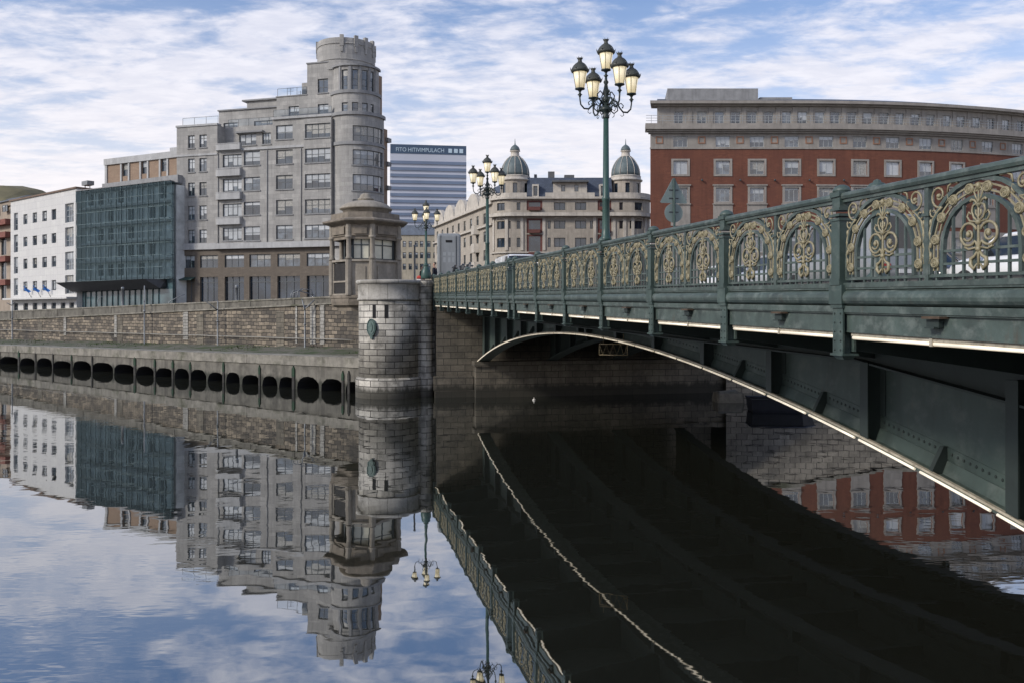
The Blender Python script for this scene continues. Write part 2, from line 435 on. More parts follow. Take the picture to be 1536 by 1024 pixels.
# arch ribs
us = [UA0 + (UA1 - UA0) * k / 60 for k in range(61)]
def rib(v, name, fl, web):
    m = MB()
    for a, b in zip(us, us[1:]):
        m.hex([(v - .28, a, za(a)), (v + .35, a, za(a)), (v + .35, b, za(b)), (v - .28, b, za(b)), (v - .28, a, za(a) + .05), (v + .35, a, za(a) + .05), (v + .35, b, za(b) + .05), (v - .28, b, za(b) + .05)])
    o = bb(m, name, fl)
    m = MB()
    for a, b in zip(us, us[1:]):
        m.hex([(v, a, za(a) + .05), (v + .05, a, za(a) + .05), (v + .05, b, za(b) + .05), (v, b, za(b) + .05), (v, a, max(za(a) + .07, dz(a) - 1.1)), (v + .05, a, max(za(a) + .07, dz(a) - 1.1)), (v + .05, b, max(za(b) + .07, dz(b) - 1.1)), (v, b, max(za(b) + .07, dz(b) - 1.1))])
        # angle iron along the flange
        m.hex([(v - .09, a, za(a) + .051), (v, a, za(a) + .051), (v, b, za(b) + .051), (v - .09, b, za(b) + .051), (v - .012, a, za(a) + .23), (v, a, za(a) + .23), (v, b, za(b) + .23), (v - .012, b, za(b) + .23)])
        m.hex([(v - .008, a, za(a) + .25), (v, a, za(a) + .25), (v, b, za(b) + .25), (v - .008, b, za(b) + .25), (v - .008, a, za(a) + .42), (v, a, za(a) + .42), (v, b, za(b) + .42), (v - .008, b, za(b) + .42)])
    if v < 3:
        u = 9.
        while u < 30:
            for h in (.14, .34):
                if za(u) + h < dz(u) - 1.15:
                    m.lathe([(.024, 0), (.018, .012), (.001, .018)], 6, (0, 0, 0), 1, False)
                    nn = 6 * 3
                    for q in range(len(m.v) - nn, len(m.v)):
                        x, y, zz = m.v[q]; m.v[q] = (v - .012 - zz - (0 if h < .2 else -.004), u + y, za(u) + h + x)
            u += .115 if u < 20 else .2
    bb(m, 'arch_web', [web, GREEN_DARK])
    for u in POSTS:
        m = MB()
        if UA0 + .3 < u < UA1 - .3 and za(u) + .1 < dz(u) - 1.12:
            zt = dz(u) - 1.11
            m.box((v - .26, u - .03, za(u) + .051), (v, u + .03, zt)); m.box((v - .28, u - .1, za(u) + .052), (v - .255, u + .1, zt))
            m.box((v - .02, u - .16, za(u) + .43), (v - .001, u + .16, zt))
            bb(m, 'stiffener', GREEN_DARK)
        w = u + 1.5; m = MB()
        if v < 3 and UA0 < w < UA1 - 2 and za(w) + .5 < dz(w) - 1.12:                    # small gussets between the ribs
            m.prism([(v - .27, za(w) + .051), (v, za(w) + .051), (v, za(w) + .42), (v - .07, za(w) + .42)], lambda a, b, t: (a, t, b), w - .04, w + .04); bb(m, 'gusset', GREEN_DARK)
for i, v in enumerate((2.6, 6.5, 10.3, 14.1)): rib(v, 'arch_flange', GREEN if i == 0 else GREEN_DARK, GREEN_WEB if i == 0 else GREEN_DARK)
# light tubes: along the arch and under the fascia
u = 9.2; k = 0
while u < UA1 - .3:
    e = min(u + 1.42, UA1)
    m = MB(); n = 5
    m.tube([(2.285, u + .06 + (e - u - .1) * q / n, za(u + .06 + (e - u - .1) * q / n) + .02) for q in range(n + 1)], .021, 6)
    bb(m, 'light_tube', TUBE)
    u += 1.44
m = MB()
for a, b in zip(us, us[1:]): m.hex([(2.3, a, za(a) + .052), (2.36, a, za(a) + .052), (2.36, b, za(b) + .052), (2.3, b, za(b) + .052), (2.3, a, za(a) + .085), (2.36, a, za(a) + .085), (2.36, b, za(b) + .085), (2.3, b, za(b) + .085)])
bb(m, 'tube_housing', TUBE_HOUSING)
m = MB()
for a, b in zip(POSTS, POSTS[1:]):
    if b - a < 1.5: continue
    mid = (a + b) / 2
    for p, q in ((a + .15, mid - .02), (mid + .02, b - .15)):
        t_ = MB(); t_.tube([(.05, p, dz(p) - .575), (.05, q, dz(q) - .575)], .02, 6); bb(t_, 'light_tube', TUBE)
    dlong(m, .035, .09, -.555, -.516, a + .13, b - .13); dlong(m, .02, .1, -.6, -.52, mid - .02, mid + .02)
bb(m, 'tube_housing', TUBE_HOUSING)
# drain spouts on the fascia
for a, b in zip(POSTS, POSTS[1:]):
    if b - a < 1.5: continue
    w = (a + b) / 2 - .12; z = dz(w); m = MB()
    m.box((-.05, w - .09, z - .41), (.012, w + .09, z - .33)); m.box((-.09, w - .07, z - .42), (-.0, w + .07, z - .405)); m.box((-.1, w - .16, z - .325), (.011, w + .1, z - .3), 1)
    bb(m, 'drain_spout', [GREEN_DARK, RUST])

# ------------------------------------------------------------------ ornamental railing
railing = thing('railing', 'ornate green iron railing with gilded arches along the near edge of the bridge', 'railing', (BX, 0, 0), TH)
RH = 1.1
def spiral(cx, cz, r0, r1, a0, a1, n=14):
    return [(cx + (r0 + (r1 - r0) * k / n) * math.cos(R(a0 + (a1 - a0) * k / n)), cz + (r0 + (r1 - r0) * k / n) * math.sin(R(a0 + (a1 - a0) * k / n))) for k in range(n + 1)]
def arch_pts(c, hw, z0, zs, zt, n=14):
    P = [(c - hw, z0), (c - hw, (z0 + zs) / 2)]
    for k in range(n + 1):
        a = math.pi * (1 - k / n); P.append((c + hw * math.cos(a), zs + (zt - zs) * math.sin(a) ** .92))
    return P + [(c + hw, (z0 + zs) / 2), (c + hw, z0)]
PL = 2.996
def make_panel(L, full=True):
    T = lambda s_, z_, v=0.: (v, s_, z_ + SL * s_)
    g = MB(); o = MB(); ros = []
    a0, a1 = .09, L - .09
    def bar(s0, z0, s1, z1, v0, v1): g.hex([T(s, z, v) for z in (z0, z1) for s, v in ((s0, v0), (s1, v0), (s1, v1), (s0, v1))])
    bar(a0, .0, a1, .055, -.045, .045)                               # kerb strip
    bar(a0, .085, a1, .115, -.018, .018); bar(a0, .2, a1, .225, -.016, .016)
    mid = L / 2
    bar(mid - .03, .055, mid + .03, RH - .07, -.028, .028)
    bar(mid - .05, .7, mid + .05, .73, -.045, .045)
    q = [(mid - .04, .7), (mid + .04, .7), (mid, .64)]
    hw = (L - .18) / 4 - .012
    for c in (a0 + hw + .012, a1 - hw - .012):
        oh, ih = hw - .02, hw - .2
        outer = arch_pts(c, oh, .115, .35, .995); inner = arch_pts(c, ih, .115, .34, .825)
        def band(pts, w, dpt, mb=g):
            n = len(pts)
            for i in range(n - 1):
                (x0, z0), (x1, z1) = pts[i], pts[i + 1]
                def nr(i):
                    p, r = pts[max(0, i - 1)], pts[min(n - 1, i + 1)]; l = math.hypot(r[0] - p[0], r[1] - p[1]); return (-(r[1] - p[1]) / l * w, (r[0] - p[0]) / l * w)
                na, nb = nr(i), nr(i + 1)
                mb.hex([T(x0 - na[0], z0 - na[1], -dpt), T(x1 - nb[0], z1 - nb[1], -dpt), T(x1 - nb[0], z1 - nb[1], dpt), T(x0 - na[0], z0 - na[1], dpt),
                        T(x0 + na[0], z0 + na[1], -dpt), T(x1 + nb[0], z1 + nb[1], -dpt), T(x1 + nb[0], z1 + nb[1], dpt), T(x0 + na[0], z0 + na[1], dpt)])
        band(outer, .02, .026); band(inner, .019, .022)
        bar(c - ih, .325, c + ih, .35, -.014, .014)
        n = 7                                                        # upright bars
        for k in range(1, n):
            x = c - ih + 2 * ih * k / n
            t = (x - c) / ih; zt = .34 + .485 * math.sqrt(max(0, 1 - t * t)) ** .92
            g.tube([T(x, .055), T(x, zt)], .0165, 4, sm=False)
        for k in (-1, 1): g.tube([T(c + k * (oh - .09), .055), T(c + k * (oh - .09), .2)], .014, 4, sm=False)
        # gilded twin strips between the two rings, with rosettes
        cen = arch_pts(c, (oh + ih) / 2, .15, .345, .91, 20)
        for off in (-.028, .028):
            p2 = arch_pts(c, (oh + ih) / 2 + off, .15, .345, .91 + off, 14)
            o.tube([T(x, z, -.01) for x, z in p2], .0115, 4, sm=False)
        acc = [0.]
        for p, r in zip(cen, cen[1:]): acc.append(acc[-1] + math.hypot(r[0] - p[0], r[1] - p[1]))
        for k in range(10):
            d = acc[-1] * (.035 + .93 * k / 9.)
            i = max(j for j in range(len(acc)) if acc[j] <= d); i = min(i, len(cen) - 2)
            f = (d - acc[i]) / (acc[i + 1] - acc[i]); ros.append((cen[i][0] + f * (cen[i + 1][0] - cen[i][0]), cen[i][1] + f * (cen[i + 1][1] - cen[i][1])))
        def tb(pts, r, fl=.9, off=-.02):
            r = [q * .82 for q in r] if isinstance(r, list) else r * .82
            o.tube([T(x, z, off) for x, z in pts], r, 6, flat=((1, 0, 0), fl))
        for sg in (-1, 1):                                           # centre ornament: two volutes, lyre, tip, bud
            X = lambda pts: [(c + sg * x, z) for x, z in pts]
            tb(X([(.012, .33)] + [(.03, .4)] + spiral(.125, .47, .115, .1, 215, 20, 12)[0:0] + spiral(.125, .475, .105, .105, -140, 160, 16)), [.015] * 2 + [.0175] * 17)
            tb(X(spiral(.125, .475, .02, .07, 30, 330, 10)), .014)
            o.ball(T(c + sg * .128, .475, -.02), .03, 8, k=(.8, 1, 1))
            tb(X([(.0, .58), (.06, .63), (.085, .69), (.07, .74), (.03, .755), (.0, .72)]), .0135)
            tb(X([(.0, .62), (.035, .665), (.03, .7)]), .012)
            tb(X([(.0, .73), (.05, .79), (.085, .8), (.1, .78)]), [.012, .014, .016, .02])
            tb(X([(.0, .76), (.035, .82), (.055, .87), (.03, .905), (.0, .88)]), .012)
            tb(X([(.0, .33), (.05, .27), (.095, .25), (.1, .19), (.06, .15), (.02, .2)]), [.014, .018, .024, .028, .022, .01])
            # corner scrolls above the arch haunches
            e = hw + .005
            X2 = lambda pts: [(c + sg * (e - x), z) for x, z in pts]
            tb(X2(spiral(.168, .885, .12, .025, -70, -500, 22)), .014)
            o.ball(T(c + sg * (e - .168), .885, -.02), .024, 8)
            tb(X2([(.209, .772), (.14, .725), (.075, .66), (.05, .56), (.045, .47)]), [.014, .014, .013, .011, .01])
            tb(X2(spiral(.092, .725, .055, .018, 140, 500, 12)), .0115)
            # leafy filigree running down between ring and upright
            tb(X2([(.052, .6), (.03, .52), (.05, .45), (.03, .38), (.045, .3), (.03, .22)]), [.012, .013, .011, .013, .011, .012])
            for hz_ in (.63, .52, .41, .3): o.ball(T(c + sg * (e - .045), hz_, -.015), .026, 6, k=(.7, .8, 1.5))
            tb(X2([(.265, .8), (.3, .84), (.29, .885), (.265, .87)]), .011)
            tb(X([(.02, .585), (.11, .6), (.145, .645), (.12, .685), (.095, .66)]), [.012, .012, .012, .011, .01])
            tb(X([(.03, .35), (.12, .335), (.175, .36)]), [.012, .013, .016])
            tb(X2([(.285, .9), (.3, .965), (.36, .995), (.43, .985)]), [.012, .013, .014, .016])
        tb([(c, .15), (c, .33), (c, .56), (c, .9)], [.016, .02, .016, .01])
        o.ball(T(c, .92, -.02), .035, 8, k=(.8, 1, 1)); o.ball(T(c, .585, -.02), .032, 8); o.ball(T(c, .335, -.02), .03, 8)
    return g, o, ros, T
def rosette_mb(cx=0., cz=0., v=0.):
    m = MB()
    def disc(r0, r1, d, n=10):
        m.lathe([(r0, 0), (r0, d * .6), (r1, d)], n, (0, 0, 0), 0, True)
    base = len(m.v); disc(.056, .05, .022); 
    m.tube([(.042 * math.cos(a), .042 * math.sin(a), .022) for a in [2 * math.pi * k / 12 for k in range(12)]], .0085, 4, closed=True)
    m.tube([((.03 - .0012 * k) * math.cos(k * .75), (.03 - .0012 * k) * math.sin(k * .75), .024) for k in range(18)], .006, 4)
    m.ball((0, 0, .024), .011, 6)
    m.v = [(v - z, cx + x, cz + y) for x, y, z in m.v]
    return m
g0, o0, ros0, T0 = make_panel(PL)
me_bar = g0.build('panel', GREEN, None); me_orn = o0.build('scrollwork', GILT, None); me_ros = rosette_mb().build('rosette', GILT, None)
allr = MB()
for x, z in ros0:
    r_ = rosette_mb(x, z + SL * x, -.012); b0 = len(allr.v); allr.v += r_.v
    for f in range(len(r_.f)): allr.f.append([b0 + i for i in r_.f[f]]); allr.mi.append(0); allr.uv.append(None); allr.sm.append(True)
me_allr = allr.build('rosette', GILT, None)
protos = [me_bar, me_orn, me_ros, me_allr]
nearest = 0
for i, (a, b) in enumerate(zip(POSTS, POSTS[1:] + [ENDU])):
    L = b - a
    if L < .9: continue
    p = me_bar.copy(); COL.objects.link(p); p.parent = railing; p.location = (0, a, dz(a)); p.scale = (1, L / PL, 1)
    q = me_orn.copy(); COL.objects.link(q); q.parent = p
    if 2 <= i <= 5:                                                  # the rosettes that show largest are parts
        for x, z in ros0:
            r_ = me_ros.copy(); COL.objects.link(r_); r_.parent = p; r_.location = (-.012, x, z + SL * x)
    else:
        r_ = me_allr.copy(); COL.objects.link(r_); r_.parent = p; r_['kind'] = 'stuff'
for o in protos: bpy.data.objects.remove(o)
def post_mb(big=False):
    m = MB(); w = .085 if not big else .1
    m.box((-.1, -.1, .03), (.1, .1, .1)); m.box((-w, -w, .1), (w, w, .78))
    for h, e in ((.78, .012), (.83, .022), (.9, .012)): m.box((-w - e, -w - e, h), (w + e, w + e, h + .03))
    m.box((-w + .008, -w + .008, .93), (w - .008, w - .008, 1.06)); m.box((-w - .012, -w - .012, 1.06), (w + .012, w + .012, 1.12))
    m.lathe([(w * 1.25, 1.12), (w * 1.2, 1.15), (w * .9, 1.185), (w * .4, 1.205), (.001, 1.21)], 12)
    return m
pm = post_mb().build('post', GREEN_POST, None)
for u in POSTS:
    c = pm.copy(); COL.objects.link(c); c.parent = railing; c.location = (0, u, dz(u))
bpy.data.objects.remove(pm)
m = MB()
m.prism([(-.06, 1.03), (.06, 1.03), (.075, 1.06), (.065, 1.095), (.02, 1.11), (-.02, 1.11), (-.065, 1.095), (-.075, 1.06)][::-1], lambda a, b, t: (a, t, dz(t) + b), 1.3, ENDU)
m.prism([(-.04, .99), (.04, .99), (.04, 1.03), (-.04, 1.03)][::-1], lambda a, b, t: (a, t, dz(t) + b), 1.3, ENDU)
m.build('handrail', GREEN, railing, world=False)

# plain far railing on the other side of the roadway
frail = thing('railing', 'plain green railing on the far side of the bridge beyond the cars', 'railing', (BX, 0, 0), TH)
m = MB(); dlong(m, BW - .05, BW + .05, 1.02, 1.1, 1., ENDU); dlong(m, BW - .03, BW + .03, .1, .14, 1., ENDU)
m.build('handrail', GREEN_POST, frail, world=False)
m = MB()
u = 1.2
while u < ENDU: m.tube([(BW, u, dz(u) + .1), (BW, u, dz(u) + 1.03)], .016, 4, sm=False); u += .17
m.build('panel', GREEN_POST, frail, world=False)
for u in POSTS[1::2]:
    m = MB(); m.box((BW - .09, u - .09, dz(u)), (BW + .09, u + .09, dz(u) + 1.12)); m.lathe([(.11, 0), (.1, .05), (.03, .1), (.001, .11)], 10, (BW, u, dz(u) + 1.12)); m.build('post', GREEN_POST, frail, world=False)

# ------------------------------------------------------------------ street lamps
def lantern_parts(parent, c, k=1.):
    x, y, z = c
    m = MB()                                                         # iron frame: four slim ribs, base ring, cup below
    m.lathe([(.001, -.16), (.02, -.155), (.028, -.12), (.055, -.1), (.03, -.08), (.02, -.05), (.035, -.02), (.06, .0), (.108, .015), (.108, .035), (.095, .04)], 10, c)
    for i in range(6):
        a = i * math.pi / 3 + .3; m.tube([(x + .098 * math.cos(a), y + .098 * math.sin(a), z + .03), (x + .158 * math.cos(a), y + .158 * math.sin(a), z + .385)], .006, 4, sm=False)
    lo = m.build('lantern', LAMP_BLACK, parent, world=False)
    g = MB(); g.lathe([(.094, .035), (.153, .385)], 12, c, sm=True); g.build('lamp_glass', LAMP_GLASS, lo, world=False)
    h = MB()
    h.lathe([(.15, .375), (.185, .385), (.2, .41), (.2, .435), (.185, .45), (.17, .48), (.14, .53), (.1, .57), (.06, .595), (.045, .62), (.042, .65), (.06, .675), (.062, .69), (.035, .692), (.001, .693)], 14, c)
    for i in range(6):
        a = i * math.pi / 3; h.tube([(x + .195 * math.cos(a), y + .195 * math.sin(a), z + .43), (x + .21 * math.cos(a), y + .21 * math.sin(a), z + .49)], [.014, .004], 4)
        h.tube([(x + .055 * math.cos(a), y + .055 * math.sin(a), z + .68), (x + .068 * math.cos(a), y + .068 * math.sin(a), z + .72)], [.01, .004], 4)
    h.build('lantern_cap', LAMP_CAP, lo, world=False)
def make_lamp(label, base):
    root = thing('street_lamp', label, 'street lamp', group='five lantern street lamps along the bridge')
    m = MB()
    if base == 'bell':
        m.lathe([(.28, 0), (.3, .05), (.29, .3), (.25, .48), (.17, .62), (.13, .72), (.16, .76), (.16, .8), (.1, .84), (.085, .95), (.075, 1.3), (.062, 2.7)], 14)
    else:
        m.lathe([(.1, -1.1), (.1, .02), (.125, .04), (.125, .09), (.1, .12), (.085, .3), (.078, .9), (.09, .92), (.09, .97), (.072, 1.0), (.058, 2.7)], 14)
    m.lathe([(.062, 2.7), (.075, 2.72), (.075, 2.76), (.06, 2.78), (.07, 2.83), (.13, 2.87), (.15, 2.9), (.12, 2.94), (.07, 2.98), (.06, 3.05)], 12, mi=1)
    m.lathe([(.06, 3.05), (.085, 3.1), (.085, 3.16), (.05, 3.2), (.075, 3.28), (.05, 3.36), (.035, 3.45), (.06, 3.5), (.03, 3.55), (.025, 3.62)], 10, mi=1)
    m.build('pole', [LAMP_GREEN, LAMP_BLACK], root, world=False)
    for k in range(4):
        a = R(201 + 90 * k); ca, sa = math.cos(a), math.sin(a)
        P = lambda r, z, w=0.: (r * ca - w * sa, r * sa + w * ca, z)
        m = MB()
        m.tube([P(.05, 2.98), P(.16, 3.12), P(.26, 3.1), P(.33, 2.97), P(.42, 2.88), P(.53, 2.88), P(.61, 2.96), P(.63, 3.08), P(.63, 3.13)], [.022, .022, .02, .02, .02, .02, .019, .018, .018], 6)
        m.tube([P(.06, 3.22), P(.14, 3.3), P(.21, 3.22), P(.19, 3.13), P(.13, 3.14)], .014, 5)
        m.tube([P(.08, 2.9), P(.2, 2.83), P(.29, 2.9), P(.27, 2.99), P(.2, 2.98)], .014, 5)
        m.tube([P(.3, 3.03), P(.37, 3.07), P(.43, 3.02), P(.41, 2.96)], .011, 5)
        m.tube([P(.42, 2.88), P(.44, 2.81), P(.39, 2.78), P(.36, 2.81)], [.01, .009, .008, .008], 4)
        m.tube([P(.2, 2.83), P(.2, 2.77), P(.16, 2.74)], .009, 4)
        for w in (-.05, .05): m.tube([P(.1, 3.02, w * .6), P(.17, 2.98, w), P(.24, 3.05, w * .8), P(.22, 3.1, w * .4)], .009, 4)
        m.ball(P(.27, 2.98), .022, 6); m.ball(P(.41, 2.98), .018, 6)
        m.build('arm', LAMP_BLACK, root, world=False)
        lantern_parts(root, P(.63, 3.27))
    lantern_parts(root, (0, 0, 3.74))
    return root
LY = [18.87, 34.35]
lamp = make_lamp('tall five-lantern street lamp rising from the bridge railing, nearest and largest of the three', 'post')
u = 19.38; p = br(.0, u); lamp.location = (p[0] + .07, p[1] + .02, dz(u) + RH)
l2 = dup(lamp, label='mid-distance five-lantern lamp behind the railing, between the largest lamp and the stone tower')
u = 35.1; p = br(.33, u); l2.location = (p[0], p[1], dz(u) + RH); l2.rotation_euler = (0, 0, R(8))
l3 = make_lamp('five-lantern lamp with a bell shaped base standing on the stone pilaster of the tower', 'bell')
l3.location = (ray(639, 49.2)[0], 49.2, zat(418.5, 49.2)); l3.rotation_euler = (0, 0, R(-12))

# ------------------------------------------------------------------ river walls and ground
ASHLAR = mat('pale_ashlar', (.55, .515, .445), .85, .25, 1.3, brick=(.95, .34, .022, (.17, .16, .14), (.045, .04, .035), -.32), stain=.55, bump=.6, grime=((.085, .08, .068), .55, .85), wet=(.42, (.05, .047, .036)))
ASHLAR_DARK = mat('stained_shaded_ashlar', (.2, .175, .135), .85, .3, 1.1, brick=(.8, .36, .016, (.13, .115, .09), (.04, .036, .03), -.1), stain=.5, bump=.5, grime=((.05, .047, .04), .7, .7), wet=(.5, (.025, .024, .018)))  # ashlar darkened; the shadow on the abutment is put into its base colour
RUBBLE = mat('brown_rubble_stone', (.33, .275, .205), .9, .5, .8, brick=(.62, .27, .026, (.09, .078, .066), (.035, .032, .028), .0), stain=.4, bump=.9, grime=((.05, .046, .042), .28, .9), wob=.2)
CONC = mat('quay_concrete', (.17, .158, .132), .9, .35, .9, stain=.65, bump=.25, grime=((.07, .065, .055), .8, .8), wet=(.5, (.028, .03, .022)))
CONC_PALE = mat('pale_concrete', (.25, .232, .195), .85, .4, 1.1, stain=.5, bump=.3, grime=((.075, .078, .045), .6, .85))
BLACK = mat('culvert_dark', (.012, .012, .013), .95, .2, 1)
ALGAE = mat('green_algae', (.02, .045, .024), .9, .5, 3)
TIMBER = mat('wet_timber', (.03, .028, .024), .85, .4, 3)
PALE_STEEL = mat('galvanised_steel', (.22, .23, .235), .5, .35, 5, metal=.3)
DARK_STEEL = mat('dark_steel', (.05, .055, .06), .5, .3, 4)
KSTONE = mat('kiosk_stone', (.225, .19, .148), .85, .3, 1.6, stain=.5, bump=.3, grime=((.12, .105, .085), 1.1, .7))
KPALE = mat('kiosk_pale_stone', (.31, .275, .225), .85, .25, 2, stain=.35, grime=((.17, .15, .12), 1.6, .6))
BRONZE = mat('green_bronze', (.085, .135, .12), .55, .35, 5)

QF = Path([(-9.17 - .79 * 150, 50.1 + .613 * 150), (-9.17 + .79 * 1.2, 50.1 - .613 * 1.2)])
QO = 5.0
QW = Path([(p.x + .613 * QO, p.y + .79 * QO) for p in (QF.p[0], QF.p[1] + Vector((.79, -.613)) * 2.2)])
sF0, sF1 = QF.S(0), QF.S(467)
def ledge_z(s): return 1.72 + (2.1 - 1.72) * (s - sF0) / (sF1 - sF0)
sW0, sW1 = QW.S(0), QW.S(490)
def lin(s, z0, z1): return z0 + (z1 - z0) * (s - sW0) / (sW1 - sW0)
def par_z(s): return lin(s, 4.77, 5.75)
def crs_z(s): return lin(s, 3.8, 5.2)

# lower quay with its row of openings
quay = thing('quay', 'low stained concrete quay with a row of dark openings at the waterline', 'quay', (QF.p[1].x, QF.p[1].y, 0))
hc = [15, 41, 67, 94, 123, 154, 187, 218, 247, 273, 298, 324, 349, 377, 405, 431, 462, 500, 529]
hw_ = [14, 11, 11, 13, 13, 15, 15, 13, 13, 11, 12, 13, 10, 13, 11, 12, 16, 17, 12]
holes = []
for c, w in zip(hc, hw_): holes.append((QF.S(c - w * 1.06), QF.S(c + w * 1.06)))
for i in range(len(holes) - 1):
    if holes[i + 1][0] - holes[i][1] < .16: c = (holes[i + 1][0] + holes[i][1]) / 2; holes[i] = (holes[i][0], c - .08); holes[i + 1] = (c + .08, holes[i + 1][1])
q0 = holes[0][0]
while q0 > 20: holes.insert(0, (q0 - 2.0, q0 - .35)); q0 -= 2.35
m = MB(); dk = MB()
prev = 0.
for i, (a, b) in enumerate(holes):
    b = min(b, QF.L - .05)
    m.grid(QF.M, prev, a, -.6, .92); prev = b
    w = b - a; c = (a + b) / 2; rr = random.uniform(.2, .62); zt = .72 + random.uniform(-.06, .1); zl = random.uniform(.2, .42)
    pw = random.uniform(.62, .95); K = 8
    top = [c - w / 2 * (abs(math.cos(math.pi * k / K)) ** pw) * (1 if k <= K / 2 else -1) + (random.uniform(-.02, .02) * w if 0 < k < K else 0) for k in range(K + 1)]; zs_ = [.1 + (zt - .1) * math.sin(math.pi * k / K) ** .85 for k in range(K + 1)]
    out = [(a, -.6)] + list(zip(top, zs_)) + [(b, -.6)]
    for k in range(K): m.face([QF.M(top[k], zs_[k]), QF.M(top[k + 1], zs_[k + 1]), QF.M(top[k + 1], .92), QF.M(top[k], .92)], 0, [(top[k], zs_[k]), (top[k + 1], zs_[k + 1]), (top[k + 1], .92), (top[k], .92)])
    for (p, z), (r_, z2) in zip(out, out[1:]): dk.face([QF.M(p, z), QF.M(r_, z2), QF.M(r_, z2, -1.6), QF.M(p, z, -1.6)])
    dk.face([QF.M(p, z, -1.6) for p, z in out])
m.grid(QF.M, prev, QF.L, -.6, .92)
n = 40
for k in range(n):
    a, b = QF.L * k / n, QF.L * (k + 1) / n
    m.face([QF.M(a, .92), QF.M(b, .92), QF.M(b, ledge_z(b) - .62), QF.M(a, ledge_z(a) - .62)], 0, [(a, .92), (b, .92), (b, ledge_z(b) - .62), (a, ledge_z(a) - .62)])
m.face([QF.M(QF.L, -.6), QF.M(QF.L, -.6, -6), QF.M(QF.L, 1.5, -6), QF.M(QF.L, 1.5)])
m.build('quay_face', CONC, quay)
dk.build('culvert', BLACK, quay)  # near-black lining paints in the shade inside the openings
m = MB()
for k in range(n):
    a, b = QF.L * k / n, QF.L * (k + 1) / n - .02
    if k == n - 1: b = QF.L
    zz = [ledge_z(a), ledge_z(b)]
    P = [QF.M(a, zz[0] - .62, -.8), QF.M(b, zz[1] - .62, -.8), QF.M(b, zz[1] - .62, .07), QF.M(a, zz[0] - .62, .07), QF.M(a, zz[0], -.8), QF.M(b, zz[1], -.8), QF.M(b, zz[1] - .05, .07), QF.M(a, zz[0] - .05, .07)]
    P = [P[3], P[2], P[1], P[0], P[7], P[6], P[5], P[4]]; m.hex(P)
m.build('coping', CONC_PALE, quay)
# fender timbers on the quay face
fx = [0, 29, 54, 80, 108, 139, 203, 233, 260, 286, 336, 390, 441, 515, 524]
for i, c in enumerate(fx):
    s = QF.S(c); m = MB(); g = c in (203, 233, 260, 286, 390, 441) or i % 3 == 1
    w = random.uniform(.07, .15); zt = random.uniform(1.05, 1.25)
    m.hexa(QF.M, s - w, s + w, -.6, .75, 0.005, .07, mi=0); m.hexa(QF.M, s - w * 1.05, s + w * 1.05, .75, zt, .004, .08, mi=1 if g else 0)
    m.prism([(s - w, zt), (s + w, zt), (s, zt + .2)], lambda a, b, t: QF.M(a, b, t), .01, .075, 1 if g else 0)
    m.build('fender_post', [TIMBER, ALGAE], quay)

# grassy bank behind the coping
t = NT('moss_grass_ground'); b_ = t.n('BsdfPrincipled', Roughness=.95)
uv = t.coords(kind='Object')
c_ = t.mix(t.ramp(t.noise(uv, .55, 6, .7), .44, .6), (.15, .14, .11), (.05, .075, .022)); c_ = t.mix(t.ramp(t.noise(uv, 7, 3), .3, .7), t.mix(.5, c_, (.03, .03, .02), 'MIX'), c_)
t.l(c_, b_.inputs['Base Color']); t.l(b_.outputs[0], t.out.inputs['Surface']); MOSS = t.m
m = MB(); rng = random.Random(3)
NS, ND = 150, 7
V = [[None] * (ND + 1) for _ in range(NS + 1)]
for i in range(NS + 1):
    s = QF.L * i / NS
    for j in range(ND + 1):
        d = -.75 - (QO - .7) * j / ND
        V[i][j] = m.vert(QF.M(s, ledge_z(s) - .03 + .26 * j / ND + (rng.uniform(-.07, .09) if j else 0), d))
for i in range(NS):
    for j in range(ND): m.iface([V[i][j], V[i + 1][j], V[i + 1][j + 1], V[i][j + 1]], 0, None, True)
struct('bank', m, MOSS)
GRASS = mat('grass_blades', (.05, .075, .02), .9, .5, 3)
m = MB()
for k in range(5200):
    s = rng.uniform(QF.L - 95, QF.L - 2); j = rng.random() ** .6
    cl = math.sin(s * .9) + math.sin(s * .37 + 2) + math.sin(s * 2.3 + j * 4) * .6
    if cl < rng.uniform(-.2, 1.6): continue
    d = -.9 - (QO - 1.1) * j; z = ledge_z(s) + .26 * j - .05; h = rng.uniform(.05, .22); a = rng.uniform(0, 6.28); w = rng.uniform(.015, .04)
    x, y, _ = QF.M(s, 0, d); dx, dy = math.cos(a), math.sin(a); lx, ly = rng.uniform(-.1, .1), rng.uniform(-.1, .1)
    m.face([(x - dx * w, y - dy * w, z), (x + dx * w, y + dy * w, z), (x + lx, y + ly, z + h)])
tag(m.build('grass', GRASS), kind='stuff')

# upper river wall
wall = thing('river_wall', 'long brown rubble stone river wall with grey parapet above the low quay', 'wall', (QW.p[1].x, QW.p[1].y, 1.5))
m = MB(); n = 60
for k in range(n):
    a, b = QW.L * k / n, QW.L * (k + 1) / n
    m.face([QW.M(a, 1.2), QW.M(b, 1.2), QW.M(b, crs_z(b)), QW.M(a, crs_z(a))], 0, [(a, 1.2), (b, 1.2), (b, crs_z(b)), (a, crs_z(a))])
m.build('rubble_face', RUBBLE, wall)
m = MB()
def slab(mb, s0, s1, f0, f1, d0, d1, mi=0):
    P = [QW.M(s0, f0(s0), d1), QW.M(s1, f0(s1), d1), QW.M(s1, f0(s1), d0), QW.M(s0, f0(s0), d0), QW.M(s0, f1(s0), d1), QW.M(s1, f1(s1), d1), QW.M(s1, f1(s1), d0), QW.M(s0, f1(s0), d0)]
    mb.hex(P, mi)
for k in range(n):
    a, b = QW.L * k / n, QW.L * (k + 1) / n - .015
    slab(m, a, b, lambda s: crs_z(s), lambda s: crs_z(s) + .1, -.3, .12)
m.build('string_course', CONC_PALE, wall)
m = MB()
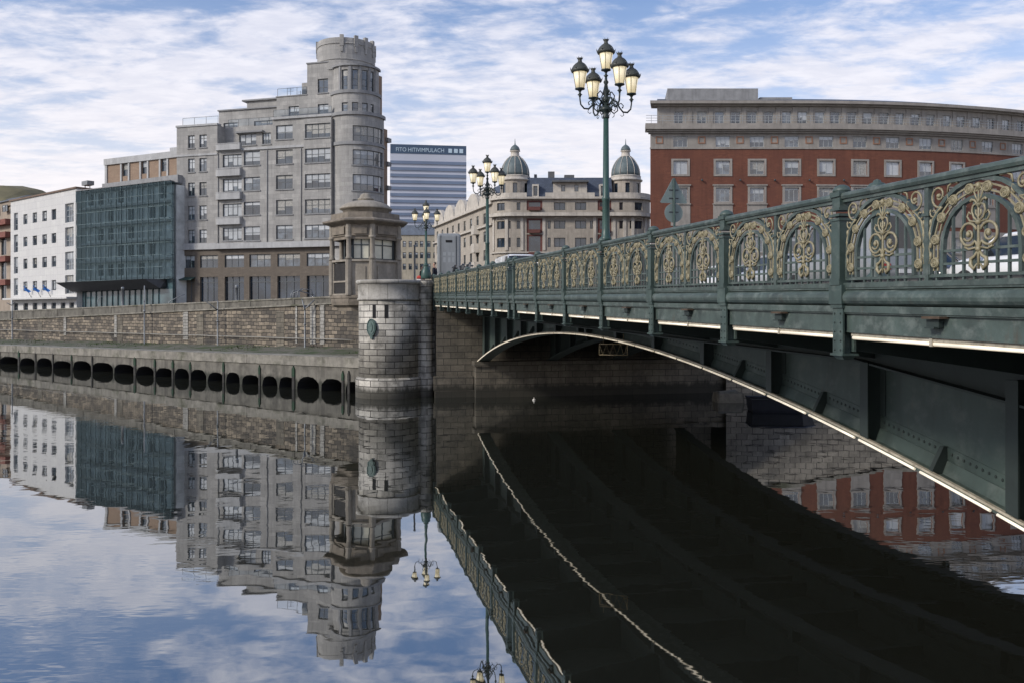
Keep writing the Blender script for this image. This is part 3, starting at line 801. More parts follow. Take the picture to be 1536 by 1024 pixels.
for k in range(n):
    a, b = QW.L * k / n, QW.L * (k + 1) / n - .012
    slab(m, a, b, lambda s: crs_z(s) + .1, lambda s: par_z(s) - .1, -.3, .01)
    if k % 2 == 0: slab(m, a, a + .25, lambda s: crs_z(s) + .1, lambda s: par_z(s) - .1, .011, .05)
m.build('parapet', CONC, wall)
m = MB(); slab(m, 0, QW.L, lambda s: par_z(s) - .1, lambda s: par_z(s), -.36, .07); m.build('parapet_cap', CONC_PALE, wall)
WHITE_STONE = mat('whitewashed_stone', (.4, .385, .35), .85, .3, 2.2, brick=(.6, .24, .02, (.34, .33, .3), (.09, .085, .08), -.2), stain=.4, grime=((.16, .15, .13), 1.6, .8))
m = MB()
for px, w in ((279, .35), (470, .28), (484, .22), (445, .1), (174, .2), (98, .25)):
    s = QW.S(px); slab(m, s - w, s + w, lambda s: 2.5, lambda s: crs_z(s) - .02, .003, .05 + .02 * w)
m.build('white_pier', WHITE_STONE, wall)
m = MB()
for k in range(1, 5): slab(m, QW.S(k * 120 - 60) - .4, QW.S(k * 120 - 60) + .5, lambda s: 1.5, lambda s: crs_z(s) - .3, .002, .03)
m.build('wall_patch', ASHLAR_DARK, wall)
def qwp(px, z, d): return QW.M(QW.S(px), z, d)
m = MB()
pts = [QW.M(QW.S(-120) + (QW.S(532) - QW.S(-120)) * k / 30, 2.86 + .012 * math.sin(k * 2), .2) for k in range(31)]
m.tube(pts, .038, 6)
for k in range(0, 31, 2): p = pts[k]; m.tube([p, QW.M(QW.S(-120) + (QW.S(532) - QW.S(-120)) * k / 30, 2.86, 0.)], .03, 4)
tag(m.build('service_pipe', mat('pale_pipe', (.3, .285, .25), .6, .3, 2, grime=((.18, .16, .13), 2, .7))), 'long pale service pipe fixed along the foot of the rubble wall', 'pipe')
# metal poles with bent arms along the foot of the wall
def pole(px, ytop, label, arms, z0=2.0):
    s = QW.S(px); x, y, _ = QW.M(s, 0, .55); root = thing('metal_pole', label, 'pole', (x, y, z0), group='metal poles with bent arms in front of the river wall')
    zt = zat(ytop, y) - z0; m = MB()
    m.lathe([(.12, -.3), (.12, .06), (.065, .1), (.058, zt * .6), (.048, zt), (.001, zt + .02)], 8); m.lathe([(.09, zt * .55), (.1, zt * .57), (.09, zt * .59)], 8)
    m.build('shaft', PALE_STEEL, root, world=False)
    for dx, dzz, zb, mt in arms:
        m = MB(); m.tube([(0, -.02, zb), (dx * .15, -.05, zb + dzz * .12), (dx, -.08, zb + dzz)], [.05, .045, .04], 6); m.build('arm', mt, root, world=False)
    return root
pole(27, 451, 'leftmost grey pole on the low quay, below the white office building', [(-.5, .25, 3.6, DARK_STEEL), (.35, .2, 3.7, DARK_STEEL)], 1.75)
pole(226, 429, 'tall straight grey pole rising past the parapet below the glass block', [(.0, .05, 3.6, PALE_STEEL)], 1.95)
pole(336, 452, 'grey pole with one black arm slanting up to the left', [(-1.0, .75, 2.85, DARK_STEEL)], 2.0)
pole(467, 458, 'grey pole with a forked top of two pale arms, nearest the stone tower', [(.68, .62, 2.8, PALE_STEEL), (-.18, .75, 2.7, PALE_STEEL)], 2.1)
# slim bollards and loose tubes on the promenade above
for px, y0, lab in ((174, 431, 'short pale post standing on the promenade in front of the glass block'), (345, 428, 'short pale post standing on the promenade before the dark shopfronts')):
    s = QW.S(px); x, y, _ = QW.M(s, 0, -.6); z0 = par_z(s) - .95; m = MB(); h = zat(y0, y) - z0
    m.lathe([(.16, 0), (.16, .1), (.1, .14), (.1, h - .25), (.13, h - .24), (.13, h - .04), (.1, h), (.001, h + .02)], 10, (x, y, z0))
    o = m.build('light_post', PALE_STEEL, None, off=(x, y, z0)); o.location = (x, y, z0); tag(o, lab, 'post')
def bent(px0, pts, label):
    s = QW.S(px0); x, y, _ = QW.M(s, 0, -.9); z0 = par_z(s) - .95; root = thing('bent_rack', label, 'rack', (x, y, z0))
    for P in pts:
        m = MB(); m.tube([((a - px0) * y / F, .1 * k, zat(b, y) - z0) for k, (a, b) in enumerate(P)], .035, 6); m.build('tube', PALE_STEEL, root, world=False)
bent(436, [[(421, 450), (421, 441), (424, 436), (430, 436), (455, 443), (456, 450)], [(424, 450), (424, 440), (440, 434), (451, 435), (452, 450)], [(430, 450), (431, 437), (438, 432)]], 'pale bent metal tubes standing on the promenade near the kiosk')
bent(247, [[(237, 458), (238, 453), (250, 446), (260, 442)]], 'single pale slanting tube on the promenade at the edge of the glass block')
bent(134, [[(131, 462), (131, 452), (133, 447), (137, 445)]], 'pale hooked tube on the promenade below the dark canopy')

# ground, far and wide
GROUND = mat('street_ground', (.12, .115, .11), .9, .2, .4, kind='Object')
fr = []
for s in (0, QW.L - 60, sW0, sW1, QW.L): x, y, _ = QW.M(s, 0, -.3); fr.append((x, y, par_z(s) - .95))
fr += [(-4.6, 51.0, 5.5), (12.6, 54.6, 5.5), (16.6, 50.7, 4.85), (22., 50.8, 3.85), (60, 49.6, 3.85), (180, 44, 3.85)]
far = [(-3500, 1500), (-2500, 2500), (-1500, 3000), (-700, 3000), (-300, 3000), (0, 3000), (400, 3000), (800, 3000), (1300, 3000), (2200, 2200), (3200, 900)]
m = MB()
for i in range(len(fr) - 1): m.face([fr[i], fr[i + 1], (*far[i + 1], 5), (*far[i], 5)])
struct('ground', m, GROUND)

# abutment under the bridge and river wall to the right of it
ab = thing('bridge_abutment', 'stained and shade-darkened stone abutment under the far end of the bridge', 'abutment', br(0, 49.2))
m = MB()
def bbox(mb, v0, v1, u0, u1, z0, z1, mi=0): mb.hex([br(v, u, z) for z in (z0, z1) for v, u in ((v0, u0), (v1, u0), (v1, u1), (v0, u1))], mi)
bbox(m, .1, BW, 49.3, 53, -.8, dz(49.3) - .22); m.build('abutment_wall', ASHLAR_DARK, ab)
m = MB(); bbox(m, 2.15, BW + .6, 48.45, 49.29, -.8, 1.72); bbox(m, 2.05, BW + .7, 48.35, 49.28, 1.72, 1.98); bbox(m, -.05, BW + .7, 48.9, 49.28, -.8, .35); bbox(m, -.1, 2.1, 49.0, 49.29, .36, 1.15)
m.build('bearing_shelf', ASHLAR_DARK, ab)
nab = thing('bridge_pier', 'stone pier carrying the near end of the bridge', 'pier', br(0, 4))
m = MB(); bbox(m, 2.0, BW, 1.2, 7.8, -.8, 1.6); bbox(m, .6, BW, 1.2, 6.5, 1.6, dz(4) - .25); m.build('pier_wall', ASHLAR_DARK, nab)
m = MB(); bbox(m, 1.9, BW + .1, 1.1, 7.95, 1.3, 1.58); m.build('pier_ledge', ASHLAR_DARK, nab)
rw = thing('river_wall', 'paler block stone river wall beyond the bridge with a sloping top', 'wall', (12.6, 50.6, 0))
RIVW = mat('right_wall_stone', (.38, .34, .28), .9, .3, .6, brick=(.62, .34, .02, (.24, .215, .18), (.08, .07, .06), -.1), stain=.4, bump=.6, grime=((.12, .11, .09), .5, .7))
RW = Path([(12.5, 50.6), (60, 49.2), (180, 43.6)])
m = MB(); pr = [(0, 5.4), (4.0, 5.3), (9.2, 4.3), (47.5, 4.3), (160, 4.3)]
for (a, za_), (b, zb_) in zip(pr, pr[1:]):
    m.face([RW.M(a, -.8), RW.M(b, -.8), RW.M(b, zb_), RW.M(a, za_)], 0, [(a, -.8), (b, -.8), (b, zb_), (a, za_)])
m.build('block_face', RIVW, rw)
m = MB()
for (a, za_), (b, zb_) in zip(pr, pr[1:]):
    m.hex([RW.M(a, za_, .1), RW.M(b, zb_, .1), RW.M(b, zb_, -.5), RW.M(a, za_, -.5), RW.M(a, za_ + .15, .1), RW.M(b, zb_ + .15, .1), RW.M(b, zb_ + .15, -.5), RW.M(a, za_ + .15, -.5)])
m.build('coping', CONC_PALE, rw)

# ------------------------------------------------------------------ stone tower at the bridge end
TX, TY = ray(584, 48.8)
tower = thing('stone_tower', 'round pale ashlar tower with a plinth standing in the river at the bridge end', 'tower', (TX, TY, 0))
m = MB(); m.lathe([(1.7, 1.0), (1.7, 5.32)], 40, (TX, TY, 0)); m.build('drum', ASHLAR, tower)
m = MB(); m.lathe([(1.88, -.8), (1.88, .98), (1.82, 1.08), (1.72, 1.12), (1.7, 1.12)], 40, (TX, TY, 0)); m.build('plinth', ASHLAR, tower)
CORN = mat('tower_cornice_stone', (.5, .475, .425), .85, .22, 1.2, stain=.45, bump=.25, brick=(1.2, .9, .012, (.34, .32, .28), (.09, .08, .07), 0), grime=((.13, .12, .105), 1.3, .65))
m = MB(); m.lathe([(1.7, 5.3), (1.78, 5.34), (1.8, 5.42), (1.74, 5.48), (1.74, 6.2), (1.8, 6.24), (1.86, 6.3), (1.86, 6.42), (1.8, 6.46), (.001, 6.47)], 40, (TX, TY, 0)); m.build('cornice', CORN, tower)
def cyl(a_px, z, d=0.):                     # point on the drum's river side at a pixel column
    X = (a_px - 584) * TY / F; X = max(-1.69, min(1.69, X)); return X
m = MB(); a = math.asin(cyl(565, 0) / 1.7)
cx, cy = TX + 1.74 * math.sin(a), TY - 1.74 * math.cos(a)
pts = []
o_ = MB()
N = 18
T = lambda p, q, t: (cx + p * math.cos(a) - (-t) * 0 + t * math.sin(a), cy + p * math.sin(a) - t * math.cos(a), 3.85 + q)
out = [(.27 * math.cos(2 * math.pi * k / N), .46 * math.sin(2 * math.pi * k / N)) for k in range(N)]
m.prism(out, T, -.08, .05); m.prism([(x * .8, y * .82) for x, y in out], T, .05, .085); m.prism([(x * .35, y * .5) for x, y in out], T, .085, .12)
m.tube([T(x, y, .06) for x, y in out], .03, 5, closed=True); m.prism([(-.06, -.62), (.06, -.62), (.09, -.45), (-.09, -.45)], T, -.05, .06)
m.build('oval_plaque', BRONZE, tower)
m = MB()
for px in (568, 586):
    a = math.asin(cyl(px, 0) / 1.7); cx, cy = TX + 1.7 * math.sin(a), TY - 1.7 * math.cos(a)
    T2 = lambda p, q, t: (cx + p * math.cos(a) + t * math.sin(a), cy + p * math.sin(a) - t * math.cos(a), q)
    m.prism([(-.1, 4.35), (.1, 4.35), (.1, 5.1), (-.1, 5.1)], T2, -.2, .008)
m.build('slot', BLACK, tower)
PX, PY = ray(638.5, 48.7)
m = MB(); m.lathe([(.46, -.8), (.46, 1.0), (.4, 1.08), (.37, 1.12), (.37, 5.3), (.43, 5.36), (.4, 5.46), (.4, 6.2), (.47, 6.28), (.47, 6.42), (.42, 6.47), (.001, 6.48)], 20, (PX, PY, 0)); m.build('pilaster', ASHLAR, tower)
m = MB(); m.hex([(TX, TY - .6, -.8), (PX + .1, PY - .1, -.8), br(.4, 50.3, -.8), (TX, TY + 2, -.8), (TX, TY - .6, 6.44), (PX + .1, PY - .1, 6.44), br(-.05, 50.3, 6.44), (TX, TY + 2, 6.44)]); m.build('tower_core', ASHLAR, tower)

# ------------------------------------------------------------------ kiosk on the tower's landward side
KX, KY, KZ = -8.93, 53.0, 5.65
kiosk = thing('kiosk', 'weathered eight-sided stone kiosk with a stepped dome behind the round tower', 'kiosk', (KX, KY, KZ))
ANG = [187, 250, 290, 353, 373 + 20, 430, 470, 507]                  # corner bearings of the eight sides
def oring(mb, prof, mi=0, cap=True, n=8):
    if n > 8: mb.lathe(prof, n, (KX, KY, 0), mi, True); return
    L_ = [[mb.vert((KX + r * math.cos(R(a)), KY + r * math.sin(R(a)), z)) for a in ANG] for r, z in prof]
    for a, b in zip(L_, L_[1:]):
        for k in range(8): j = (k + 1) % 8; mb.iface([a[k], a[j], b[j], b[k]], mi)
    mb.iface(L_[0][::-1], mi); mb.iface(L_[-1], mi)
m = MB(); oring(m, [(1.7, 4.75), (1.75, 4.95), (2.05, 5.1), (2.1, 5.3), (2.1, 5.5), (2.16, 5.52), (2.16, 5.68), (.001, 5.69)]); m.build('base', KSTONE, kiosk)
m = MB(); oring(m, [(2.12, 9.2), (2.12, 9.85), (2.2, 9.88), (2.54, 10.0), (2.62, 10.06), (2.62, 10.14), (2.3, 10.24), (2.12, 10.28), (2.08, 10.6), (1.75, 10.64), (.001, 10.65)]); m.build('entablature', KSTONE, kiosk)
m = MB(); oring(m, [(1.4, 10.6), (1.4, 10.9), (1.6, 10.92), (1.6, 10.98), (1.52, 11.05), (1.4, 11.17), (1.2, 11.29), (.95, 11.38), (.7, 11.44), (.46, 11.47), (.44, 11.5), (.5, 11.53), (.5, 11.6), (.42, 11.64), (.36, 11.72), (.32, 11.84), (.2, 11.93), (.001, 11.96)], n=24); m.build('dome', KPALE, kiosk)
C8 = [(KX + 2.03 * math.cos(R(a)), KY + 2.03 * math.sin(R(a)), 0) for a in ANG]
kp = []
for k in range(8):
    a = Vector(C8[k][:2]); b = Vector(C8[(k + 1) % 8][:2])
    kp.append(Path([tuple(a), tuple(b)]) if ((b - a).y * 1 * (a.x + b.x - 2 * KX) - (b - a).x * (a.y + b.y - 2 * KY)) > 0 else Path([tuple(b), tuple(a)]))
for k in range(8):
    x, y, _ = C8[k]; m = MB()
    m.lathe([(.2, 7.8), (.2, 7.9), (.15, 7.98), (.155, 8.4), (.14, 9.0), (.17, 9.04), (.22, 9.1), (.22, 9.2)], 12, (x, y, 0)); m.lathe([(.2, 5.69), (.2, 7.78)], 8, (x, y, 0), sm=False); m.lathe([(.17, 9.2), (.17, 9.9)], 8, (x, y, 0), sm=False)
    m.build('column', KPALE, kiosk)
GLASS = mat_glass('window_glass', (.03, .042, .055), .06, 2.1, .5, .6)
BLIND = mat('window_blind', (.4, .42, .43), .35, .15, 1.5, coat=.8)
BLIND_B = mat('window_curtain', (.3, .29, .26), .4, .45, 5, coat=.8)
BLIND_C = mat('window_shade', (.5, .52, .53), .35, .1, 1.5, coat=.8)
GLASS_B = mat_glass('window_glass_bluish', (.07, .09, .11), .05, 2.2, .6, 1.2)
SHUT = mat('cream_shutter', (.62, .6, .48), .5, .1, 2, coat=.4)
DKFRAME = mat('dark_window_frame', (.045, .055, .055), .5, .3, 5)
GRILLE = mat('dark_grille', (.05, .047, .045), .7, .4, 6, stain=.5)
for k, P in enumerate(kp):
    mid = P.M(P.L / 2, 0); river = mid[1] < KY - .3
    left = mid[0] < KX - .6
    m = MB(); m.hexa(P.M, .1, P.L - .1, 7.68, 7.8, -.2, .1); m.build('sill', KPALE, kiosk)
    m = MB()
    if left:
        m.hexa(P.M, .2, P.L - .2, 5.72, 6.45, -.1, -.04, mi=1); m.hexa(P.M, .2, P.L - .2, 6.55, 7.6, -.1, -.04, mi=1); m.hexa(P.M, .15, P.L - .15, 6.45, 6.55, -.12, .03); m.hexa(P.M, .15, P.L - .15, 5.69, 5.78, -.12, .06)
        m.hexa(P.M, .2, .26, 5.78, 7.6, -.039, .02); m.hexa(P.M, P.L - .26, P.L - .2, 5.78, 7.6, -.039, .02)
        for q in range(1, 12): m.hexa(P.M, .2 + (P.L - .4) * q / 12 - .012, .2 + (P.L - .4) * q / 12 + .012, 5.78, 7.6, -.039, -.015, mi=1)
    else:
        m.hexa(P.M, .15, P.L - .15, 5.69, 7.68, -.16, -.02); m.hexa(P.M, .4, P.L - .4, 6.0, 7.4, -.019, .03)
    m.build('parapet_panel', [KPALE, GRILLE], kiosk)
    m = MB(); m.hexa(P.M, .3, P.L - .3, 9.3, 9.75, 0.12, .16); m.build('frieze_panel', KSTONE, kiosk)
    dep = -.26 if not left else -.7
    window(kiosk, P.M, .18, P.L - .18, 7.8, 9.2, DKFRAME, 2, 1, .08, dep, blind=.0, tr=(.62,), gl=SHUT if river and not left else GLASS)
    m = MB(); m.hexa(P.M, .05, P.L - .05, 9.0, 9.2, -.3, .0); m.build('lintel', KSTONE, kiosk)

# ------------------------------------------------------------------ buildings
GREY = mat('grey_limestone', (.43, .415, .388), .88, .22, .7, brick=(1.15, .55, .012, (.33, .32, .303), (.25, .245, .235), 0), stain=.34, bump=.15, grime=((.28, .272, .258), .45, .5))
GREY_PALE = mat('pale_limestone', (.42, .42, .415), .85, .15, .8, stain=.3)
GREY_DARK = mat('grey_ledge', (.27, .27, .27), .85, .2, .8, stain=.3)
BROWN = mat('brown_brick', (.17, .14, .11), .9, .2, .8, brick=(.5, .16, .01, (.14, .115, .09), (.1, .09, .08), 0), stain=.2)
TAN = mat('tan_brick', (.33, .235, .165), .9, .2, .8, brick=(.5, .16, .01, (.29, .2, .14), (.24, .19, .15), 0), stain=.15)
WHITE = mat('white_tile_cladding', (.66, .65, .62), .6, .06, .5, brick=(1.5, 1.02, .012, (.62, .61, .59), (.36, .36, .37), 0), stain=.14)
WFRAME = mat('pale_window_frame', (.38, .4, .4), .5, .2, 5)
GFRAME = mat('grey_window_frame', (.085, .095, .1), .5, .2, 5)
ROOFG = mat('grey_roof', (.12, .125, .13), .85, .25, .7)
SHOP = mat_glass('shop_glass', (.02, .032, .048), .08, 1.9, .6, .35)
CLEAR = mat_clear('balustrade_glass', (.86, .9, .92), .02, (.7, .75, .8))

def volume(mb, M, s0, s1, z0, z1, holes=(), depth=10., n=1, rev=.26, step=None, mi=0, parapet=0.):
    """a block of building: pierced front, closed body behind it"""
    mb.grid(M, s0, s1, z0, z1, holes, rev, step, mi)
    mb.hexa(M, s0, s1, z0, z1 - .02, -depth, -rev - .06, n, mi)
    for s, f in ((s0, 1), (s1, -1)):
        P = [M(s, z0, -rev - .06), M(s, z0, 0), M(s, z1, 0), M(s, z1, -rev - .06)]
        mb.face(P if f > 0 else P[::-1], mi)
    for k in range(n):
        a = s0 + (s1 - s0) * k / n; b = s0 + (s1 - s0) * (k + 1) / n
        mb.face([M(a, z1, 0), M(b, z1, 0), M(b, z1, -rev - .08), M(a, z1, -rev - .08)], mi)
def shift(M, d): return lambda s, z, o=0.: M(s, z, o + d)
def base_at(P, q=.5, z=3.8): x, y, _ = P.M(P.L * q, 0); return (x, y, z)
rb = random.Random(11)
class Pieces:
    """collects separate blocks and links each one as a part of its own"""
    def __init__(s): s.l = []
    def hexa(s, *a): q = MB(); q.hexa(*a); s.l.append(q)
    def lathe(s, *a, **k): q = MB(); q.lathe(*a, **k); s.l.append(q)
    def build(s, name, m_, root):
        for q in s.l: q.build(name, m_, root)

# --- grey stepped apartment building with its round tower
PA = line(265, 115.2, 499, 108.9)
stp = thing('apartment_building', 'grey stone stepped apartment building with a round corner tower above brown lower floors', 'building', base_at(PA))
S = PA.S; Z = PA.Z
wins = []                       # (M, s0, s1, z0, z1, nx, tr, blind, n)
def col(xs, rows, ref, nx=2, tr=None, blind=.5, M=PA.M, P=PA, store=None):
    out = []
    for x0, x1 in xs:
        for y0, y1 in rows:
            s0, s1 = P.S(x0), P.S(x1); z1, z0 = P.Z(ref, y0), P.Z(ref, y1)
            out.append((s0, s1, z0, z1)); wins.append((M, s0, s1, z0, z1, nx, tr, rb.choice([.25, .45, .55, .6, .7]) if blind is None else blind, 1))
    return out
ZT = 26.0
h1 = col([(282, 292), (299, 310)], [(203, 222), (238, 258), (274, 294), (309, 330), (345, 365)], 295, 2, (.72,), None)
h2 = col([(334, 362.5)], [(232, 251), (269, 288), (306, 325), (342, 361)], 348, 4, (.75,), .85)
h3 = col([(365.6, 390)], [(227, 248), (266, 286), (303, 322.5), (340, 361)], 378, 2, (.55,), None)
h4 = col([(414, 439)], [(188, 209), (225, 246), (263, 284), (300, 322), (338, 359)], 427, 2, (.5,), None)
bs1 = col([(270.6, 292), (300, 327), (337, 366), (374, 406), (416, 450), (460, 494)], [(382, 401)], 380, 3, (.6,), .3)
bs2 = []
for x0, x1 in ((270.6, 292), (300, 327), (337, 366), (374, 406), (416, 450), (460, 494)):
    bs2.append((S(x0), S(x1), 4.6, Z(380, 415)))
zb = Z(400, 371.5)
m = MB()
sa, sb = S(326), S(409)
volume(m, PA.M, 0, sa, zb, 29.2, h1, 12)
volume(m, PA.M, sa, sb, zb, ZT, h2 + h3, 12)
bay = col([(461, 499)], [(187, 208), (224, 245), (262, 283), (300, 321), (338, 358)], 480, 4, (.6,), None, shift(PA.M, .6))
volume(m, PA.M, sb, PA.L - .05, zb, 29.3, h4, 12)
m.build('wall', GREY, stp)
m = MB(); volume(m, PA.M, 0, PA.L, 3.8, zb, bs1 + bs2, 12, rev=.4); m.build('base_wall', BROWN, stp)
m = MB(); volume(m, shift(PA.M, .6), S(459), PA.L + .1, zb + .6, 29.0, bay, .9, rev=.24); m.build('bay', GREY, stp)
# shopfronts
for i, (a, b, c, d) in enumerate(bs2):
    f = MB(); M = PA.M
    for q in range(0, 4): s = a + (b - a) * q / 3; f.hexa(M, s - .05, s + .05, c, d, -.36, -.3)
    f.hexa(M, a, b, d - .75, d - .66, -.36, -.29); f.hexa(M, a, b, c, c + .5, -.36, -.29)
    fo = f.build('shopfront', GFRAME, stp); g = MB(); g.hexa(M, a, b, c, d, -.42, -.37); g.build('pane', SHOP if i else BROWN, fo)
m = MB(); m.prism([(0., 0.), (.9, -.35), (.9, -.45), (0., -.12)], lambda a, b, t: PA.M(t, Z(280, 416) + b, a), S(268.5), S(293), 0); m.build('awning', mat('green_awning', (.03, .06, .05), .8, .2, 3), stp)
# ledges, balconies
m = Pieces()
m.hexa(PA.M, S(326), PA.L + .3, zb - .1, zb + .62, -.2, .62); m.hexa(PA.M, -.1, S(326), zb - .1, zb + .7, -.2, .3)
m.hexa(PA.M, -.1, sa, 25.25, 25.5, -.2, .12); m.hexa(PA.M, sa, PA.L, 25.6, 25.9, -.2, .16); m.hexa(PA.M, sb, PA.L, 29.3, 29.6, -.6, .25); m.hexa(PA.M, -.08, sa + .05, 29.15, 29.4, -.8, .12)
m.build('ledge', GREY_PALE, stp)
for y0, y1 in ((217, 226), (254.5, 265), (290, 300), (327.5, 337.5)):
    m = MB(); z1, z0 = Z(345, y0), Z(345, y1)
    out = [(S(326), .02), (S(326) - .05, .3), (S(326) + .15, .46), (S(326) + .5, .55), (S(363), .55), (S(363), .02)]
    m.prism(out, lambda a, b, t: PA.M(a, t, b), z0, z1); 
    m.prism([(a, b + (.05 if b > .1 else 0)) for a, b in out], lambda a, b, t: PA.M(a, t, b), z1, z1 + .08)
    m.build('balcony', GREY_PALE, stp)
# round tower
CX, CY = -19.81, 111.0
def arc(cx, cy, r, a0, a1, st=6):
    k = max(2, int((a1 - a0) / st)); return [(cx + r * math.cos(R(a0 + (a1 - a0) * i / k)), cy + r * math.sin(R(a0 + (a1 - a0) * i / k))) for i in range(k + 1)]
PC = Path(arc(CX, CY, 3.4, 215, 362))
def cwin(P, spans, rows, ref, nx, tr, blind, n=1):
    out = []
    for a, b in spans:
        for y0, y1 in rows:
            s0 = P.S(a) if a < 1e3 else None; s1 = P.S(b)
            out.append((s0, s1, P.Z(ref, y1), P.Z(ref, y0))); wins.append((P.M, s0, s1, P.Z(ref, y1), P.Z(ref, y0), nx, tr, blind if blind is not None else rb.choice([.3, .5, .65]), n))
    return out
hc_ = cwin(PC, [(529, 574.3)], [(189, 212.5), (225, 247.5), (262, 286), (300, 321), (338, 358)], 545, 5, (.4,), None, 10)
m = MB(); volume(m, PC.M, 0, PC.L, zb, 29.3, hc_, 2.6, 24, .24, .5)
m.hexa(PC.M, 0, PC.L, 3.8, zb, -2.6, .04, 24)
m.build('tower_wall', GREY, stp)
m = Pieces()
for z, dd in ((zb, .5), (25.6, .16), (29.3, .22)): m.hexa(PC.M, 0, PC.L, z - .1, z + (.62 if dd > .4 else .3), -.5, dd, 24)
for y0 in (213, 248, 286.5, 321.5, 358.5): m.hexa(PC.M, PC.S(527), PC.S(575), PC.Z(545, y0) - .14, PC.Z(545, y0), -.2, .1, 12)
m.build('tower_ledge', GREY_DARK, stp)
C2 = ray(533.5, 111.3)
PR2 = Path(arc(*C2, 3.15, 200, 365)); PR3 = Path(arc(*C2, 2.95, 200, 365))
wsp = [(512.5, 521.5), (528, 537.5), (543, 552), (556, 561)]
hr2 = cwin(PR2, wsp, [(154, 171)], 540, 1, (.5,), .2, 3)
hr3 = cwin(PR3, wsp, [(104.5, 136)], 540, 1, (.25, .55), .3, 3)
m = MB(); volume(m, PR2.M, 0, PR2.L, 29.3, 32.1, hr2, 2.6, 24, .24, .5); m.build('upper_tower', GREY, stp)
m = MB(); volume(m, PR3.M, 0, PR3.L, 32.1, 35.7, hr3, 2.4, 24, .24, .5); m.build('upper_tower', GREY, stp)
m = Pieces(); m.hexa(PR3.M, 0, PR3.L, 32.05, 32.45, -.5, .35, 24); m.hexa(PR3.M, 0, PR3.L, 35.5, 35.75, -.5, .25, 24)
for a, b in zip([508] + [w[1] for w in wsp], [w[0] for w in wsp] + [565]):
    s0, s1 = PR3.S(a) + .12, PR3.S(min(b, 563)) - .12
    if s1 - s0 > .05: m.hexa(PR3.M, s0, s1, 32.45, 35.5, .003, .12, 2)
m.build('tower_ledge', GREY_DARK, stp)
D0 = ray(519.5, 113.2)
m = MB(); m.lathe([(3.72, 35.4), (3.72, 39.4), (3.62, 39.42), (3.62, 39.1), (.001, 39.1)], 32, (*D0, 0), sm=False)
for z in (36.6, 38.6): m.lathe([(3.72, z), (3.8, z + .04), (3.8, z + .16), (3.72, z + .2)], 32, (*D0, 0))
m.build('tower_drum', GREY, stp)
PD = Path(arc(*D0, 3.72, 150, 400))
for a in (170, 188, 272, 300, 322, 345, 20):
    s = (a - 150) * math.pi / 180 * 3.72 if a >= 150 else (a + 360 - 150) * math.pi / 180 * 3.72
    m = MB(); m.hexa(PD.M, s - .24, s + .24, 38.3, 39.72, -.3, .16, 2); m.hexa(PD.M, s - .15, s + .15, 37.6, 38.3, .005, .12, 1)
    m.build('merlon', GREY, stp)
# upper set-backs
M16 = shift(PA.M, -1.6); M8 = shift(PA.M, -.8); M40 = shift(PA.M, -4.)
hs = col([(348, 374), (383, 396)], [(197, 214)], 370, 3, None, .6, M16)
hq = col([(428, 443.5), (472, 488)], [(156, 171.5)], 455, 2, (.45,), .5, M8)
hp = col([(308, 330), (355, 384), (391, 408)], [(172, 183.5)], 360, 3, None, .3, M40)
ht = col([(472, 487.5)], [(116, 137)], 480, 2, (.4,), .1, M8)
m = MB()
volume(m, M16, S(326), S(409) + .3, ZT, 29.1, hs, 9); volume(m, M40, S(301), S(412), 29.1, 32.0, hp, 7); volume(m, shift(PA.M, -4.5), S(341), S(400), 32.0, 33.2, (), 5)
volume(m, M8, S(410), PA.L - .1, 29.3, Z(440, 142), hq, 9); volume(m, M8, S(456), PA.L - .05, Z(440, 142), Z(480, 92), ht, 5)
volume(m, shift(PA.M, -1.8), S(442), S(457), Z(440, 142), Z(450, 119), (), 4); volume(m, shift(PA.M, -1.2), S(446), S(457), Z(440, 142), Z(450, 128), (), 2)
m.build('setback_storey', GREY, stp)
m = Pieces()
m.hexa(M16, S(345), S(386), Z(370, 196), Z(370, 193.5), -.2, .5); m.hexa(M40, S(300), S(412), 31.95, 32.12, -1, .2); m.hexa(shift(PA.M, -4.5), S(335), S(402), 33.15, 33.35, -1, .3)
m.hexa(M8, S(456) - .1, PA.L, Z(480, 92), Z(480, 92) + .15, -2, .1); m.hexa(M8, S(410) - .1, S(456), Z(440, 142), Z(440, 142) + .12, -2, .08)
m.build('roof_edge', GREY_DARK, stp)
for a, b, z, d in ((273, 326, 29.4, -.2), (330, 408, 29.2, -1.9), (410, 497, 29.6, -.1), (411, 455, Z(440, 142) + .12, -.9)):
    m = MB(); m.grid(shift(PA.M, d + .02), S(a), S(b), z + .1, z + .95, (), .1, 1.4); m.build('glass_balustrade', CLEAR, stp)
m = MB()
for a, b, z, d in ((273, 326, 29.4, -.2), (330, 408, 29.2, -1.9), (410, 497, 29.6, -.1), (411, 455, Z(440, 142) + .12, -.9)):
    m.hexa(PA.M, S(a), S(b), z + .96, z + 1.0, d - .01, d + .03)
    k = int((S(b) - S(a)) / 1.4)
    for i in range(k + 1): s = S(a) + (S(b) - S(a)) * i / k; m.hexa(PA.M, s - .02, s + .02, z, z + .95, d + .021, d + .05)
m.build('balustrade_rail', DARK_STEEL, stp)
for q_, z_, h_ in ((6., 29.3, 2.), (13.5, 33.2, 1.8), (15., 33.3, 1.2), (20.5, 36.7, 1.5)):
    m = MB(); a_ = PA.M(q_, z_, -6); m.tube([a_, (a_[0], a_[1], z_ + h_)], .035, 4)
    for k in range(3): m.tube([(a_[0] - .4, a_[1], z_ + h_ - .1 - .2 * k), (a_[0] + .4, a_[1], z_ + h_ - .1 - .2 * k)], .018, 4)
    m.build('aerial', DARK_STEEL, stp)
for px_ in (327.5, 401, 452):
    m = MB(); m.tube([PA.M(S(px_), zb + .7, .07), PA.M(S(px_), 25.5, .07)], .055, 6); m.build('downpipe', GREY_DARK, stp)
